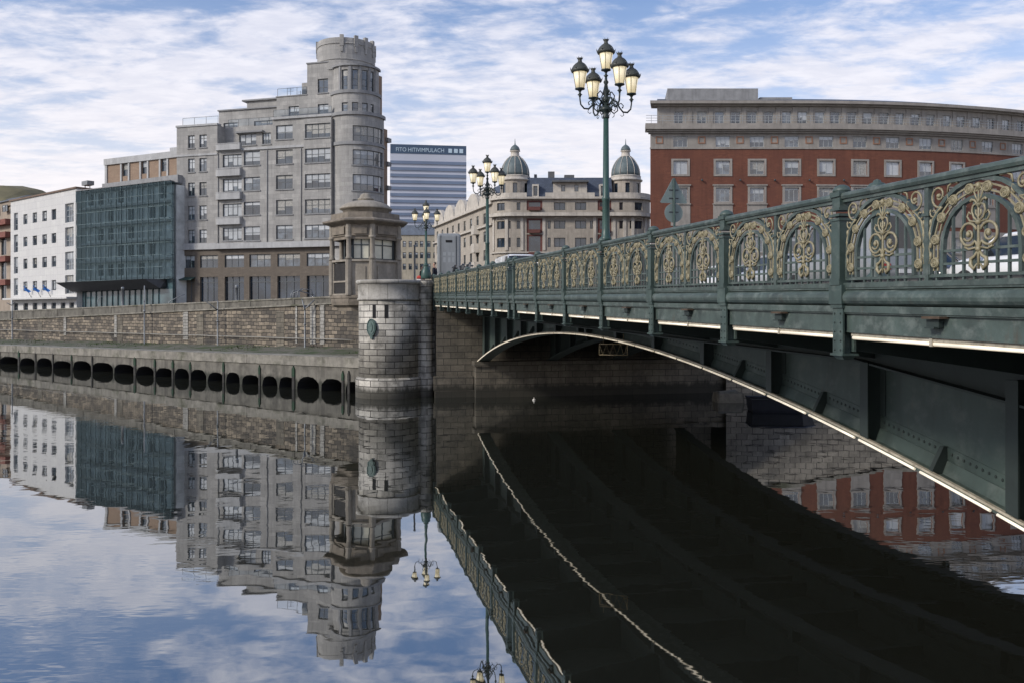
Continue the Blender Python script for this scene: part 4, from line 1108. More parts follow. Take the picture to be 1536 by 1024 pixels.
# side blocks behind the tower
sd = line(565, 115.5, 573, 116.5); sd2 = line(569, 119, 581, 121)
m = MB(); volume(m, sd.M, 0, sd.L, 20, zat(114, 116), (), 3); volume(m, sd2.M, 0, sd2.L, 3.8, zat(193, 120), (), 6); m.build('side_wing', TAN, stp)
m = MB()
for y in range(206, 420, 36): m.hexa(sd2.M, sd2.L - .5, sd2.L + .45, zat(y + 6, 120), zat(y, 120), -3, .4)
m.build('side_balcony', GREY_DARK, stp)
for M, s0, s1, z0, z1, nx, tr, bl, n in wins: window(stp, M, s0, s1, z0, z1, GFRAME, nx, 1, .07, -.17, bl, n, tr=tr, sill=GREY_DARK if z0 > zb else None)

# --- brown brick block behind
PB = line(159, 128, 268, 121.2); wins = []
bk = thing('apartment_building', 'tan brick top storeys with a flat roof showing above the glass block', 'building', base_at(PB))
hb = col([(183.8, 192.5), (212.7, 221), (242, 250.5)], [(237, 262)], 215, 1, (.6,), .4, PB.M, PB)
hb = []
wins = []
for (x0, x1), (y0, y1) in zip([(183.8, 192.5), (212.7, 221), (242, 250.5)], [(246, 265), (242, 261.5), (237, 258)]):
    hb.append((PB.S(x0), PB.S(x1), PB.Z(x0, y1), PB.Z(x0, y0)))
m = MB(); volume(m, PB.M, 0, PB.L, 16, 26.6, hb, 10); m.build('wall', TAN, bk)
m = Pieces()
m.hexa(PB.M, -.2, PB.L, 26.3, 27.2, -9.5, .25); m.hexa(PB.M, -.1, PB.L, 21.2, 22.9, -.5, .35)
for a, b, _c, _d in hb:
    for q in (a - .35, b + .05): m.hexa(PB.M, q, q + .3, 22.9, 26.3, .003, .15)
m.hexa(PB.M, -.1, .35, 22.9, 26.3, .003, .15)
m.build('trim', GREY_PALE, bk)
m = Pieces(); m.hexa(PB.M, PB.L - 4, PB.L - 2.3, 27.2, 28.3, -4, -2); m.hexa(PB.M, PB.L - 5.6, PB.L - 5., 27.2, 27.7, -3, -2.5); m.hexa(PB.M, 1.2, 2.6, 27.2, 27.4, -3, -1); m.build('roof_box', GREY_PALE, bk)
for w in hb: window(bk, PB.M, *w, GFRAME, 1, 1, .08, -.17, .3, tr=(.5,))

# --- glass fronted block
PG = Path([ray(114, 122.5), ray(247, 112.6), ray(256, 112.4), ray(261, 113.6), ray(264, 117)])
gb = thing('glass_building', 'blue green glass fronted block with a dark canopy between white and grey buildings', 'building', base_at(PG))
zg0, zg1 = 9.0, 21.7
INNER = mat('inner_wall', (.55, .57, .56), .8, .35, .4)
PGS = line(114, 122.5, 247, 112.6)
Mi = shift(PGS.M, -1.2); m = MB(); hh = []
for r_ in range(5):
    s = 1.0
    while s < PGS.L - 2: hh.append((s, s + 1.3, zg0 + .7 + r_ * 2.5, zg0 + 2.3 + r_ * 2.5)); s += 2.25
m.grid(Mi, 0, PGS.L + .3, 3.8, zg1 - .3, hh, .3); m.hexa(PGS.M, 0, PGS.L + .3, 3.8, zg1 - .3, -9, -1.56); m.build('wall', INNER, gb)
m = MB()
for w in hh: m.face([Mi(w[0], w[2], -.2), Mi(w[1], w[2], -.2), Mi(w[1], w[3], -.2), Mi(w[0], w[3], -.2)], 1 if rb.random() < .35 else 0)
m.build('inner_pane', [SHOP, BLIND], gb)
m = MB()
for r_ in range(6): m.hexa(PGS.M, .05, PGS.L - .1, zg0 + .05 + r_ * 2.5, zg0 + .33 + r_ * 2.5, -1.15, -.35)
m.build('floor_edge', GREY_PALE, gb)
SKIN = mat_clear('tinted_glass', (.84, .95, .97), .0, (.36, .5, .55))
m = MB()
NC, NR = 22, 8
for i in range(NC):
    for j in range(NR):
        a, b = PG.L * i / NC, PG.L * (i + 1) / NC; c, d = zg0 + (zg1 - zg0) * j / NR, zg0 + (zg1 - zg0) * (j + 1) / NR
        t1, t2 = rb.uniform(-.02, .02), rb.uniform(-.015, .015)
        m.face([PG.M(a, c, t1), PG.M(b, c, t2), PG.M(b, d, -t1), PG.M(a, d, -t2)], 0, [(a + i * 3, c), (b + i * 3, c), (b + i * 3, d), (a + i * 3, d)])
m.build('glass_skin', SKIN, gb)
TEALF = mat('teal_mullion', (.13, .19, .2), .5, .2, 3)
m = MB()
for i in range(NC + 1): s = PG.L * i / NC; m.hexa(PG.M, max(0, s - .018), min(PG.L, s + .018), zg0, zg1, -.1, .05)
for j in range(NR + 1): z = zg0 + (zg1 - zg0) * j / NR; m.hexa(PG.M, 0, PG.L, z - .022, z + .022, -.09, .045, 20)
m.build('mullion', TEALF, gb)
m = MB(); 
for q in range(14): s = 1 + q * (PGS.L - 2) / 14; m.hexa(PGS.M, s, s + .12, 4, 8.2, -.75, -.6)
m.hexa(PGS.M, 0, PGS.L + .6, 3.8, 9.0, -1.1, -.75); m.build('ground_floor_glass', mat_glass('teal_glass', (.06, .1, .11), .15, 1.8, .4, .5), gb)
m = MB(); q0, q1 = PGS.S(100), PGS.S(243)
m.hex([PGS.M(q0 + 1.8, 7.5, .3), PGS.M(q1, 7.75, .3), PGS.M(q1, 8.0, -.7), PGS.M(q0 + 1.8, 7.9, -.7), PGS.M(q0, 8.8, 1.7), PGS.M(q1 - 1.2, 8.95, 1.7), PGS.M(q1, 9.0, -.7), PGS.M(q0, 8.9, -.7)])
m.build('canopy', mat('dark_canopy', (.03, .032, .036), .6, .3, 2), gb)
m = MB(); m.hexa(PG.M, 0, PG.L, zg1, zg1 + .12, -.3, .1, 20); m.hexa(PGS.M, 0, PGS.L, zg1 - .05, zg1 + .1, -9, -.3); m.hexa(shift(PGS.M, -2), 3, PGS.L, zg1, zg1 + 1.1, -5, 0); m.build('roof', GREY_DARK, gb)

# --- white tiled office block
PW = line(16, 137.3, 115, 122.4); wins = []
wb = thing('office_building', 'white tiled office block with four rows of small windows and glazed end strips', 'building', base_at(PW))
rows = [(321.7, 336.7), (355.9, 370), (388.6, 403.7), (422.8, 437.3)]
hw1 = col([(35, 41), (49, 55.5), (63.3, 70.3), (77.4, 84.2)], rows, 38, 2, (.65,), None, PW.M, PW)
hstrip = []
for x0, x1 in ((20.8, 27), (97.6, 110.5)):
    for y0, y1 in ((320, 346), (352.5, 379), (386, 411), (418, 443.5)): hstrip.append((PW.S(x0), PW.S(x1), PW.Z(23, y1), PW.Z(23, y0)))
zw = PW.Z(17, 303)
hgf = []
for x in (20, 35, 49, 63, 77, 91, 104): hgf.append((PW.S(x), PW.S(x + 7), 3.9, PW.Z(38, 455)))
m = MB(); volume(m, PW.M, 0, PW.L, 3.8, zw, hw1 + hstrip + hgf, 14, rev=.35); m.build('wall', WHITE, wb)
m = MB(); m.hexa(PW.M, -.2, PW.L + .1, zw, zw + .25, -14, .2); m.build('roof_edge', mat('brown_coping', (.16, .11, .08), .8, .3, 2), wb)
m = MB(); m.hexa(PW.M, .5, PW.L, PW.Z(38, 450), PW.Z(38, 447.5), -.1, 1.4); m.build('canopy', WHITE, wb)
for M, s0, s1, z0, z1, nx, tr, bl, n in wins: window(wb, M, s0, s1, z0, z1, GFRAME, nx, 1, .07, -.25, bl, n, tr=tr)
for i, (a, b, c, d) in enumerate(hstrip): window(wb, PW.M, a, b, c, d, WFRAME, 1 if i < 4 else 3, 1, .09, -.25, .4, tr=(.33, .66))
for a, b, c, d in hgf: window(wb, PW.M, a, b, c, d, GFRAME, 2, 1, .1, -.25, 0, tr=(.7,), gl=SHOP)
m = MB(); m.hexa(PW.M, PW.L - 3, PW.L - 1.2, zw + .9, zw + 1.5, -3, -2); m.hexa(PW.M, PW.L - 2.9, PW.L - 2.8, zw + .25, zw + .9, -2.5, -2.4); m.hexa(PW.M, PW.L - 1.4, PW.L - 1.3, zw + .25, zw + .9, -2.5, -2.4); m.build('roof_unit', PALE_STEEL, wb)
BLUE = mat('blue_flag_cloth', (.05, .2, .55), .8, .2, 3)
for px, w in ((47, 'fainter blue flag leaning from the white office wall, leftmost of three'), (61, 'bright blue flag hanging in the middle of the white office wall'), (76, 'crumpled blue flag on the white office wall, nearest the glass block')):
    s = PW.S(px); x, y, z = PW.M(s, PW.Z(38, 447), 0); fl = thing('flag', w, 'flag', (x, y, z)); m = MB()
    m.tube([PW.M(s, z, 0), PW.M(s, z + 1.9, 1.0)], .04, 5); m.build('flagpole', PALE_STEEL, fl)
    m = MB(); k = 6
    for i in range(k):
        for j in range(3):
            def q(i, j): return PW.M(s + .55 * j / 3 + .08 * math.sin(i * 1.7), z + 1.9 - .25 * j - (.55 * i / k) - .1, 1.0 - .2 * j + .14 * math.sin(i * 1.3 + j))
            m.face([q(i, j), q(i, j + 1), q(i + 1, j + 1), q(i + 1, j)], 0, None, True)
    m.build('cloth', BLUE, fl)

# --- building at the left edge, far hill and houses
PE = line(-70, 160, 17.5, 141); wins = []
le = thing('apartment_building', 'brown and red balconied apartment building at the far left edge', 'building', base_at(PE))
ze = zat(318, 142)
hl = col([(-60, -48), (-40, -28), (-18, -8), (2, 9.5)], [(308 + 0, 318), (357, 383), (393, 419), (424, 450)], 5, 2, None, .1, PE.M, PE)
m = MB(); volume(m, PE.M, 0, PE.L, 3.8, zat(330, 142), hl, 12); volume(m, shift(PE.M, -.8), 0, PE.L - .8, zat(330, 142), zat(300, 142), hl, 8); m.build('wall', mat('tan_plaster', (.34, .28, .22), .9, .2, .6, stain=.3), le)
m = MB()
for y in (330, 349, 385, 420): m.hexa(PE.M, -.2, PE.L + .1, zat(y + 8, 142), zat(y, 142), -.1, 1.0)
m.build('balcony', mat('brick_red_balcony', (.2, .075, .055), .85, .3, 1.5), le)
m = MB(); m.hex([PE.M(0, zat(300, 142), -.5), PE.M(PE.L, zat(300, 142), -.5), PE.M(PE.L, zat(300, 142), -8), PE.M(0, zat(300, 142), -8), PE.M(0, zat(290, 142), -3), PE.M(PE.L - 1.5, zat(290, 142), -3), PE.M(PE.L - 1.5, zat(290, 142), -6), PE.M(0, zat(290, 142), -6)]); m.build('roof', ROOFG, le)
for M, s0, s1, z0, z1, nx, tr, bl, n in wins: window(le, M, s0, s1, z0, z1, GFRAME, nx, 1, .07, -.17, bl, n, tr=tr)
m = MB(); YH = 900.; hp_ = [(-420, 300), (-300, 285), (-180, 276), (-60, 277), (0, 279), (35, 280), (58, 284), (76, 292), (100, 310), (130, 350), (160, 420)]
top = []
N = 60
for i in range(N + 1):
    px = -420 + 580 * i / N
    yy = np.interp(px, [p[0] for p in hp_], [p[1] for p in hp_]); top.append((ray(px, YH)[0], zat(yy + .5 * math.sin(i * 2.1), YH)))
for i in range(N):
    (x0, z0), (x1, z1) = top[i], top[i + 1]
    for k in range(6):
        a, b = k / 6, (k + 1) / 6; f = lambda t: math.sin(t * math.pi / 2)
        m.face([(x0, YH - 200 * (1 - a), 5 + (z0 - 5) * f(a)), (x1, YH - 200 * (1 - a), 5 + (z1 - 5) * f(a)), (x1, YH - 200 * (1 - b), 5 + (z1 - 5) * f(b)), (x0, YH - 200 * (1 - b), 5 + (z0 - 5) * f(b))], 0, None, True)
    m.face([(x0, YH, z0), (x1, YH, z1), (x1, YH + 300, 5), (x0, YH + 300, 5)], 0, None, True)
struct('hill', m, mat('hill_scrub', (.16, .14, .075), .95, .45, .02, kind='Object'))
for px, y0, w, h, lab in ((22, 296, 22, 11, 'pale far house with grey roof on the hillside, left of its neighbour'), (44, 294, 30, 9, 'long low grey house on the hillside beyond the white office block')):
    Y = 690.; x, _ = ray(px, Y); z = zat(y0 + h, Y); ho = thing('house', lab, 'house', (x, Y, z - 6)); ww = w * Y / F / 2; hh_ = h * Y / F
    m = MB(); m.box((x - ww, Y, z - 6), (x + ww, Y + 10, z + hh_ * .65)); m.build('wall', mat('far_house_wall', (.4, .42, .45), .9, .1, .1), ho)
    m = MB(); m.hex([(x - ww - 1, Y - 1, z + hh_ * .65), (x + ww + 1, Y - 1, z + hh_ * .65), (x + ww + 1, Y + 11, z + hh_ * .65), (x - ww - 1, Y + 11, z + hh_ * .65), (x - ww + 2, Y + 4, z + hh_), (x + ww - 2, Y + 4, z + hh_), (x + ww - 2, Y + 6, z + hh_), (x - ww + 2, Y + 6, z + hh_)]); m.build('roof', ROOFG, ho)

# --- striped high-rise
PH = line(585.5, 400, 699.5, 405)
hr = thing('office_tower', 'tall blue and white striped office tower with lettering along its top', 'building', base_at(PH))
HB = mat('highrise_blue', (.16, .205, .29), .55, .15, .05); HWH = mat('highrise_white', (.5, .52, .58), .8, .06, .05); HD = mat('highrise_dark', (.05, .085, .14), .6, .15, .05)
zt = zat(216.5, 400); m = MB(); m.hexa(PH.M, 0, PH.L, 4, zt - 4.2, -25, 0); m.build('wall', HWH, hr)
m = MB(); z = zt - 7.6
while z > 8: m.hexa(PH.M, -.02, PH.L + .05, z - 1.4, z, -25.1, -.0 + .03); z -= 3.0
m.build('window_band', HB, hr)
m = MB()
z = zt - 7.6
while z > 8:
    for q in range(1, 34): s = PH.L * q / 34; m.hexa(PH.M, s - .09, s + .09, z - 1.4, z, .031, .12)
    z -= 3.0
m.build('band_mullion', HWH, hr)
m = MB(); m.hexa(PH.M, 0, PH.L, zt - 4.2, zt, -25, .15); m.build('sign_band', HD, hr)
LET = mat('sign_letters', (.5, .62, .7), .6, .1, 1)
def sign(txt, px0, px1, h, z):
    cu = bpy.data.curves.new('letters', 'FONT'); cu.body = txt; cu.size = 1; cu.extrude = .03
    ob = bpy.data.objects.new('letters', cu); COL.objects.link(ob); bpy.context.view_layer.update()
    me = bpy.data.meshes.new_from_object(ob.evaluated_get(bpy.context.evaluated_depsgraph_get())); bpy.data.objects.remove(ob)
    xs = [v.co.x for v in me.vertices]; ys = [v.co.y for v in me.vertices]
    s0, s1 = PH.S(px0), PH.S(px1); W = max(xs) - min(xs); Hh = max(ys) - min(ys); L = hr.location
    for v in me.vertices:
        x, y, zz = v.co; p = PH.M(s0 + (x - min(xs)) / W * (s1 - s0), z + (y - min(ys)) / Hh * h, .2 + zz); v.co = (p[0] - L.x, p[1] - L.y, p[2] - L.z)
    me.materials.clear(); me.materials.append(LET); o = bpy.data.objects.new('lettering', me); COL.objects.link(o); o.parent = hr
sign('FITO HITIVIMPULACH', 594, 666, 1.85, zt - 3.3); 
for px, t_ in ((672.5, 'E'), (681, 'D'), (689, 'O')):
    m = MB(); s = PH.S(px); 
    m.hexa(PH.M, s, s + 1.75, zt - 3.4, zt - 1.5, .151, .3)
    m.build('logo_square', LET, hr)
    L0 = LET; LET = HD; sign(t_, px + 1, px + 4.7, 1.3, zt - 3.1); o = hr.children[-1]
    for v in o.data.vertices: v.co.y -= .14
    LET = L0

# --- street block glimpsed between kiosk and bridge
PS_ = line(600, 235, 700, 235); wins = []
sb_ = thing('street_building', 'distant cream street building with a grey attic between the kiosk and the grey box', 'building', base_at(PS_))
hsb = col([(604, 609), (613, 618), (622, 627), (630, 635), (640, 646), (650, 656), (662, 668), (674, 680)], [(362, 371), (379, 388), (396, 405)], 620, 1, (.6,), .3, PS_.M, PS_)
m = MB(); volume(m, PS_.M, 0, PS_.L, 4, zat(353, 235), hsb, 10); m.build('wall', mat('cream_plaster', (.42, .37, .28), .9, .2, .4, stain=.3), sb_)
m = MB(); m.hex([PS_.M(-.3, zat(353, 235), .3), PS_.M(PS_.L, zat(353, 235), .3), PS_.M(PS_.L, zat(353, 235), -10), PS_.M(-.3, zat(353, 235), -10), PS_.M(.8, zat(337, 235), -2), PS_.M(PS_.L, zat(337, 235), -2), PS_.M(PS_.L, zat(337, 235), -8), PS_.M(.8, zat(337, 235), -8)]); m.build('roof', mat('slate_roof', (.12, .14, .17), .7, .25, .8), sb_)
for M, s0, s1, z0, z1, nx, tr, bl, n in wins: window(sb_, M, s0, s1, z0, z1, GFRAME, nx, 1, .12, -.17, bl, n, tr=tr)

# --- ornate block with two domed turrets
CREAM = mat('ornate_cream_stone', (.47, .415, .345), .85, .22, .5, stain=.4, brick=(1.2, .45, .006, (.43, .385, .32), (.34, .3, .25), 0), grime=((.29, .25, .21), .3, .5))
CREAM2 = mat('ornate_pale_stone', (.53, .485, .42), .85, .2, .8, stain=.35)
SLATE = mat('blue_slate', (.075, .095, .135), .6, .3, 1.2, brick=(.4, .25, .02, (.06, .075, .105), (.04, .05, .07), 0))
DOME = mat('dome_slate', (.105, .135, .138), .55, .25, 1.2)
REDW = mat('dark_red_joinery', (.14, .05, .04), .7, .25, 2)
CL = ray(770, 153.8); CR = ray(940, 153.8)
PO = Path(arc(*CL, 3.9, 195, 264, 8) + arc(*CR, 4.1, 276, 372, 8))
orn = thing('apartment_building', 'cream ornate apartment block with two slate domed turrets and a blue mansard roof', 'building', base_at(PO)); wins = []
rr_ = [(304, 315.5), (331.5, 343.5), (357, 371), (385, 398)]
xs = [(745.5, 757), (775, 780.5), (831, 848), (862.5, 879.5), (929, 934.5), (952, 963.5)]
ho_ = col(xs, rr_, 860, 2, None, .0, PO.M, PO)
ho_ += col([(763, 766), (821.5, 826), (885, 889.5), (944.5, 947.5)], rr_[1:], 860, 1, None, 0, PO.M, PO)
lg = [(790, 813.5), (896.5, 917)]
hlg = []
for a, b in lg:
    for y0, y1 in ((301, 316), (328, 350), (352, 384), (386, 410)): hlg.append((PO.S(a), PO.S(b), PO.Z(860, y1), PO.Z(860, y0)))
zo = PO.Z(860, 298)
m = MB(); volume(m, PO.M, 0, PO.L, 4, zo, ho_ + hlg, 5, 40, .35, 1.2); m.hexa(PO.M, 3, PO.L - 3, 4, zo, -16, -4.8, 10); m.build('wall', CREAM, orn)
m = Pieces()
zz = [PO.Z(860, y) for y in (297.5, 324, 321, 349, 376)]
m.hexa(PO.M, 0, PO.L, zo - .1, zo + .25, -1, .5, 40); m.hexa(PO.M, 0, PO.L, PO.Z(860, 325), PO.Z(860, 323.5), -.2, .9, 40); m.hexa(PO.M, 0, PO.L, PO.Z(860, 323.4), PO.Z(860, 319.5), .55, .75, 40)
m.hexa(PO.M, 0, PO.L, PO.Z(860, 380), PO.Z(860, 378), -.2, .3, 40)
m.hexa(PO.M, PO.S(818), PO.S(892), zo + .3, PO.Z(860, 289.5), -.5, .2, 6); m.hexa(PO.M, 0, PO.S(790), zo + .3, zo + 1.0, -.4, .1, 14); m.hexa(PO.M, PO.S(915), PO.L, zo + .3, zo + 1.0, -.4, .1, 20)
for px in (741, 760, 783, 816, 892, 921, 937, 949, 968): s = PO.S(px); m.hexa(PO.M, s - .25, s + .25, PO.Z(860, 376), PO.Z(860, 326), .003, .16)
m.build('cornice', CREAM2, orn)
for a, b, c, d in hlg:
    f = MB(); f.hexa(PO.M, a, a + .35, c, d, -.34, -.1); f.hexa(PO.M, b - .35, b, c, d, -.34, -.1); f.hexa(PO.M, a + .35, b - .35, d - .3, d, -.34, -.1); f.hexa(PO.M, a + .35, b - .35, c, c + .6, -.3, .5); fo = f.build('loggia', REDW, orn)
    g = MB(); g.hexa(PO.M, a + .35, b - .35, c + .6, d - .3, -.33, -.3); g.build('pane', SHOP, fo)
for M, s0, s1, z0, z1, nx, tr, bl, n in wins:
    window(orn, M, s0, s1, z0, z1, DKFRAME, nx, 1, .1, -.2, bl, n, tr=tr, gl=SHOP)
m = MB()
for M, s0, s1, z0, z1, *_r in wins:                                  # curved hoods over the second row
    if s1 - s0 > 1.1 and abs(z1 - PO.Z(860, 331.5)) < .2:
        c = (s0 + s1) / 2; w = (s1 - s0) / 2 + .12
        for k in range(8):
            a0, a1 = math.pi * (1 - k / 8), math.pi * (1 - (k + 1) / 8)
            m.hex([M(c + w * math.cos(a0), z1 + .45 * math.sin(a0), d) for d in (.003, .12)] + [M(c + w * math.cos(a1), z1 + .45 * math.sin(a1), d) for d in (.12, .003)] + [M(c + w * math.cos(a0), z1 + .22 + .5 * math.sin(a0), d) for d in (.003, .12)] + [M(c + w * math.cos(a1), z1 + .22 + .5 * math.sin(a1), d) for d in (.12, .003)])
m.build('window_hood', CREAM2, orn)
zr = PO.Z(860, 264); sA, sB = PO.S(790), PO.S(920)
m = MB(); m.hex([PO.M(sA, zo + .2, -.6), PO.M(sB, zo + .2, -.6), PO.M(sB, zo + .2, -14), PO.M(sA, zo + .2, -14), PO.M(sA, zr, -2.2), PO.M(sB, zr, -2.2), PO.M(sB, zr, -12), PO.M(sA, zr, -12)]); m.build('roof', SLATE, orn)
m = MB(); volume(m, shift(PO.M, -.5), PO.S(830), PO.S(881), zo + .2, PO.Z(860, 273.5), [(PO.S(842), PO.S(848), PO.Z(860, 287), PO.Z(860, 277)), (PO.S(862), PO.S(868), PO.Z(860, 287), PO.Z(860, 277))], 5)
for px in (798, 900): volume(m, shift(PO.M, -.4), PO.S(px), PO.S(px + 10), zo + .2, PO.Z(860, 276), [(PO.S(px + 2), PO.S(px + 8), zo + .5, PO.Z(860, 279))], 3)
m.build('dormer', CREAM2, orn)
M5 = shift(PO.M, -.5)
for a, b in ((842, 848), (862, 868)): window(orn, M5, PO.S(a), PO.S(b), PO.Z(860, 287), PO.Z(860, 277), DKFRAME, 1, 1, .08, -.18, .3)
for px in (798, 900): window(orn, shift(PO.M, -.4), PO.S(px + 2), PO.S(px + 8), zo + .5, PO.Z(860, 279), DKFRAME, 1, 1, .1, -.18, 0, gl=SHOP)
m = Pieces(); m.hexa(PO.M, PO.S(828), PO.S(883), PO.Z(860, 273.5), PO.Z(860, 271), -6, .3)
for px, w, h in ((822, 1.2, 1.3), (848, 1.8, .7), (800, .5, .8)): m.hexa(PO.M, PO.S(px), PO.S(px) + w, zr, zr + h, -5, -3.5)
m.build('roof_edge', ROOFG, orn)
for i, (cx, cy) in enumerate((ray(772.5, 153.6), ray(938.5, 153.6))):
    zb0 = zo - .05; zd = zat(270, 151); m = MB()
    PT = Path(arc(cx, cy, 2.65, 190, 352, 8)); hT = []
    for a in (222, 270, 318):
        s = (a - 190) * math.pi / 180 * 2.65; hT.append((s - .4, s + .4, zb0 + 1.2, zd - .5))
    volume(m, PT.M, 0, PT.L, zb0, zd, hT, 2.2, 16, .2, .6)
    m.build('turret', CREAM, orn)
    for w in hT: window(orn, PT.M, *w, DKFRAME, 1, 1, .08, -.15, 0, gl=SHOP)
    m = Pieces(); m.lathe([(2.6, zd - .1), (2.95, zd + .02), (3.0, zd + .2), (2.75, zd + .3), (2.65, zd + .75), (2.72, zd + .82), (2.6, zd + .95)], 24, (cx, cy, 0)); m.lathe([(.95, zd + 4.35), (1.05, zd + 4.45), (.8, zd + 4.55), (.72, zd + 5.3), (.95, zd + 5.4), (.9, zd + 5.5)], 16, (cx, cy, 0)); m.build('turret_cornice', CREAM2, orn)
    m = MB(); m.lathe([(2.5, zd + .9), (2.5, zd + 1.5), (2.4, zd + 2.2), (2.15, zd + 2.9), (1.75, zd + 3.6), (1.3, zd + 4.15), (.95, zd + 4.4)], 24, (cx, cy, 0)); m.lathe([(.88, zd + 5.48), (.85, zd + 5.8), (.65, zd + 6.2), (.3, zd + 6.5), (.12, zd + 6.6), (.08, zd + 6.9), (.03, zd + 7.6), (.001, zd + 7.7)], 16, (cx, cy, 0)); m.build('dome', DOME, orn)
    m = MB()
    for k in range(12):
        a = k * math.pi / 6; m.tube([(cx + r * math.cos(a), cy + r * math.sin(a), zd + z) for r, z in ((2.53, .95), (2.53, 1.5), (2.43, 2.2), (2.18, 2.9), (1.78, 3.6), (1.33, 4.15), (.98, 4.4))], .07, 4)
    m.build('dome_rib', CREAM2, orn)
# its side street front
PL_ = line(652, 196, 741, 152.5); wins = []
orl = thing('apartment_building', 'cream street front with bay windows receding left of the domed block', 'building', base_at(PL_))
hs_ = []
for k in range(9):
    s = 2 + k * (PL_.L - 4) / 9
    for j, z in enumerate((7.2, 10.6, 14.0, 17.4, 20.7)): hs_.append((s, s + 1.5, z, z + 1.9))
m = MB(); volume(m, PL_.M, 0, PL_.L, 4, 23.9, hs_, 10); m.build('wall', CREAM, orl)
m = MB(); m.hexa(PL_.M, 0, PL_.L, 23.7, 24.2, -.5, .6); m.hexa(PL_.M, 0, PL_.L, 20.0, 20.3, -.1, .5)
for k in (1, 4, 7):
    s = 1.4 + k * (PL_.L - 4) / 9
    for j in range(4): m.prism([(s, .003), (s + .4, 1.0), (s + 2.3, 1.0), (s + 2.7, .003)], lambda a, b, t: PL_.M(a, t, b), 8.9 + j * 3.4, 10.6 + j * 3.4)
m.build('bay_parapet', CREAM2, orl)
m = MB()
for k in range(5):
    s0, s1 = PL_.L * k / 5 + .3, PL_.L * (k + 1) / 5 - .3; c = (s0 + s1) / 2; w = (s1 - s0) / 2
    m.prism([(c - w, 24.2)] + [(c + w * math.cos(math.pi * (1 - i / 10)), 24.2 + 3.0 * math.sin(math.pi * (1 - i / 10))) for i in range(1, 10)] + [(c + w, 24.2)], lambda a, b, t: PL_.M(a, b, t), -.6, .2)
m.build('attic_gable', CREAM2, orl)
m = MB(); m.hex([PL_.M(0, 24.2, -.7), PL_.M(PL_.L, 24.2, -.7), PL_.M(PL_.L, 24.2, -9), PL_.M(0, 24.2, -9), PL_.M(0, 28, -3), PL_.M(PL_.L, 28, -3), PL_.M(PL_.L, 28, -7), PL_.M(0, 28, -7)]); m.build('roof', SLATE, orl)
for w in hs_: window(orl, PL_.M, *w, DKFRAME, 2, 1, .1, -.18, rb.choice([0, .3, .5]))

# --- red brick building on the right
XR = 38.5; P_ = [ray(975.5, 115.0)] + [(XR, 115.0)] + [(XR + 98 * math.sin(a), 115 + 98 * (1 - math.cos(a))) for a in [.035 * k for k in range(1, 20)]]
PRD = Path(P_); P = PRD; wins = []
_PM = Path.M
def _skew(s_, z, d=0.):
    x, y, z = _PM(PRD, s_, z, d)
    return (x - d * .2 * max(0., 1 - s_ / 6.) if d < -.25 else x, y, z)
PRD.M = _skew
red = thing('brick_building', 'long curved red brick building with a grey attic storey and deep cornice', 'building', base_at(P, .3))
REDB = mat('red_brick', (.185, .068, .04), .9, .2, .25, brick=(.5, .15, .008, (.15, .055, .034), (.12, .06, .045), 0), stain=.32, grime=((.12, .045, .032), .22, .5))
SAND = mat('grey_sandstone', (.3, .275, .245), .88, .2, .7, stain=.3)
cxs = [1020.7, 1084.3, 1135.5, 1187.6, 1239.4, 1290, 1339, 1388.6, 1435.5, 1481.3, 1526, 1569, 1611, 1652, 1692, 1731]
def cen(rows, wpx, nx, tr, blind, frame=0):
    out = []
    for i, c in enumerate(cxs):
        s = P.S(c); w = wpx * 115 / F / 2
        for y0, y1 in rows:
            z1, z0 = zat(y0, 115), zat(y1, 115); out.append((s - w, s + w, z0, z1))
    return out
r0 = cen([(204.5, 221)], 21.5, 3, None, .8); r1 = cen([(241.5, 262)], 21.5, 3, None, .8); r2 = cen([(282, 303)], 21.5, 3, None, .3)
r3 = []; r4 = cen([(355, 378)], 18, 2, None, 0.2); r5 = cen([(400, 440)], 30, 2, None, 0)
zsb = zat(223, 115); zc = zat(205, 115) + .6
m = MB(); volume(m, P.M, 0, P.L, zat(345, 115), zsb, r1 + r2 + r3, 14, 24, .22, 3.); m.build('wall', REDB, red)
m = MB(); volume(m, P.M, 0, P.L, zsb, zat(190, 115), r0, 14, 24, .22, 3.); m.build('stone_band', SAND, red)
m = MB(); volume(m, P.M, 0, P.L, 3.8, zat(345, 115), r4 + r5, 14, 24, .3, 3.); m.build('ground_storey', SAND, red)
m = Pieces(); m.hexa(P.M, -.05, P.L, zsb - .1, zsb + .12, -.1, .1, 30)
m.hexa(P.M, -.3, P.L, zat(201, 115), zat(196, 115), -.4, .35, 30); m.hexa(P.M, -.8, P.L, zat(196, 115), zat(187.5, 115), -1.4, .95, 30); m.hexa(P.M, -.55, P.L, zat(198.5, 115), zat(196, 115) - .004, -.4, .65, 30)
m.build('cornice', SAND, red)
m = MB(); SQ = mat('square_panel', (.3, .16, .1), .9, .2, 1)
for a, b in zip([cxs[0] - 62] + cxs, cxs):
    s = (P.S(a) + P.S(b)) / 2 if a > 970 else P.S(989); z = zat(210.5, 115); w = .48; m = MB()
    for q in ((s - w, s + w, z + w - .14, z + w), (s - w, s + w, z - w, z - w + .14), (s - w, s - w + .14, z - w + .14, z + w - .14), (s + w - .14, s + w, z - w + .14, z + w - .14)): m.hexa(P.M, *q, .003, .07)
    m.build('square_panel', SQ, red)
m = MB()
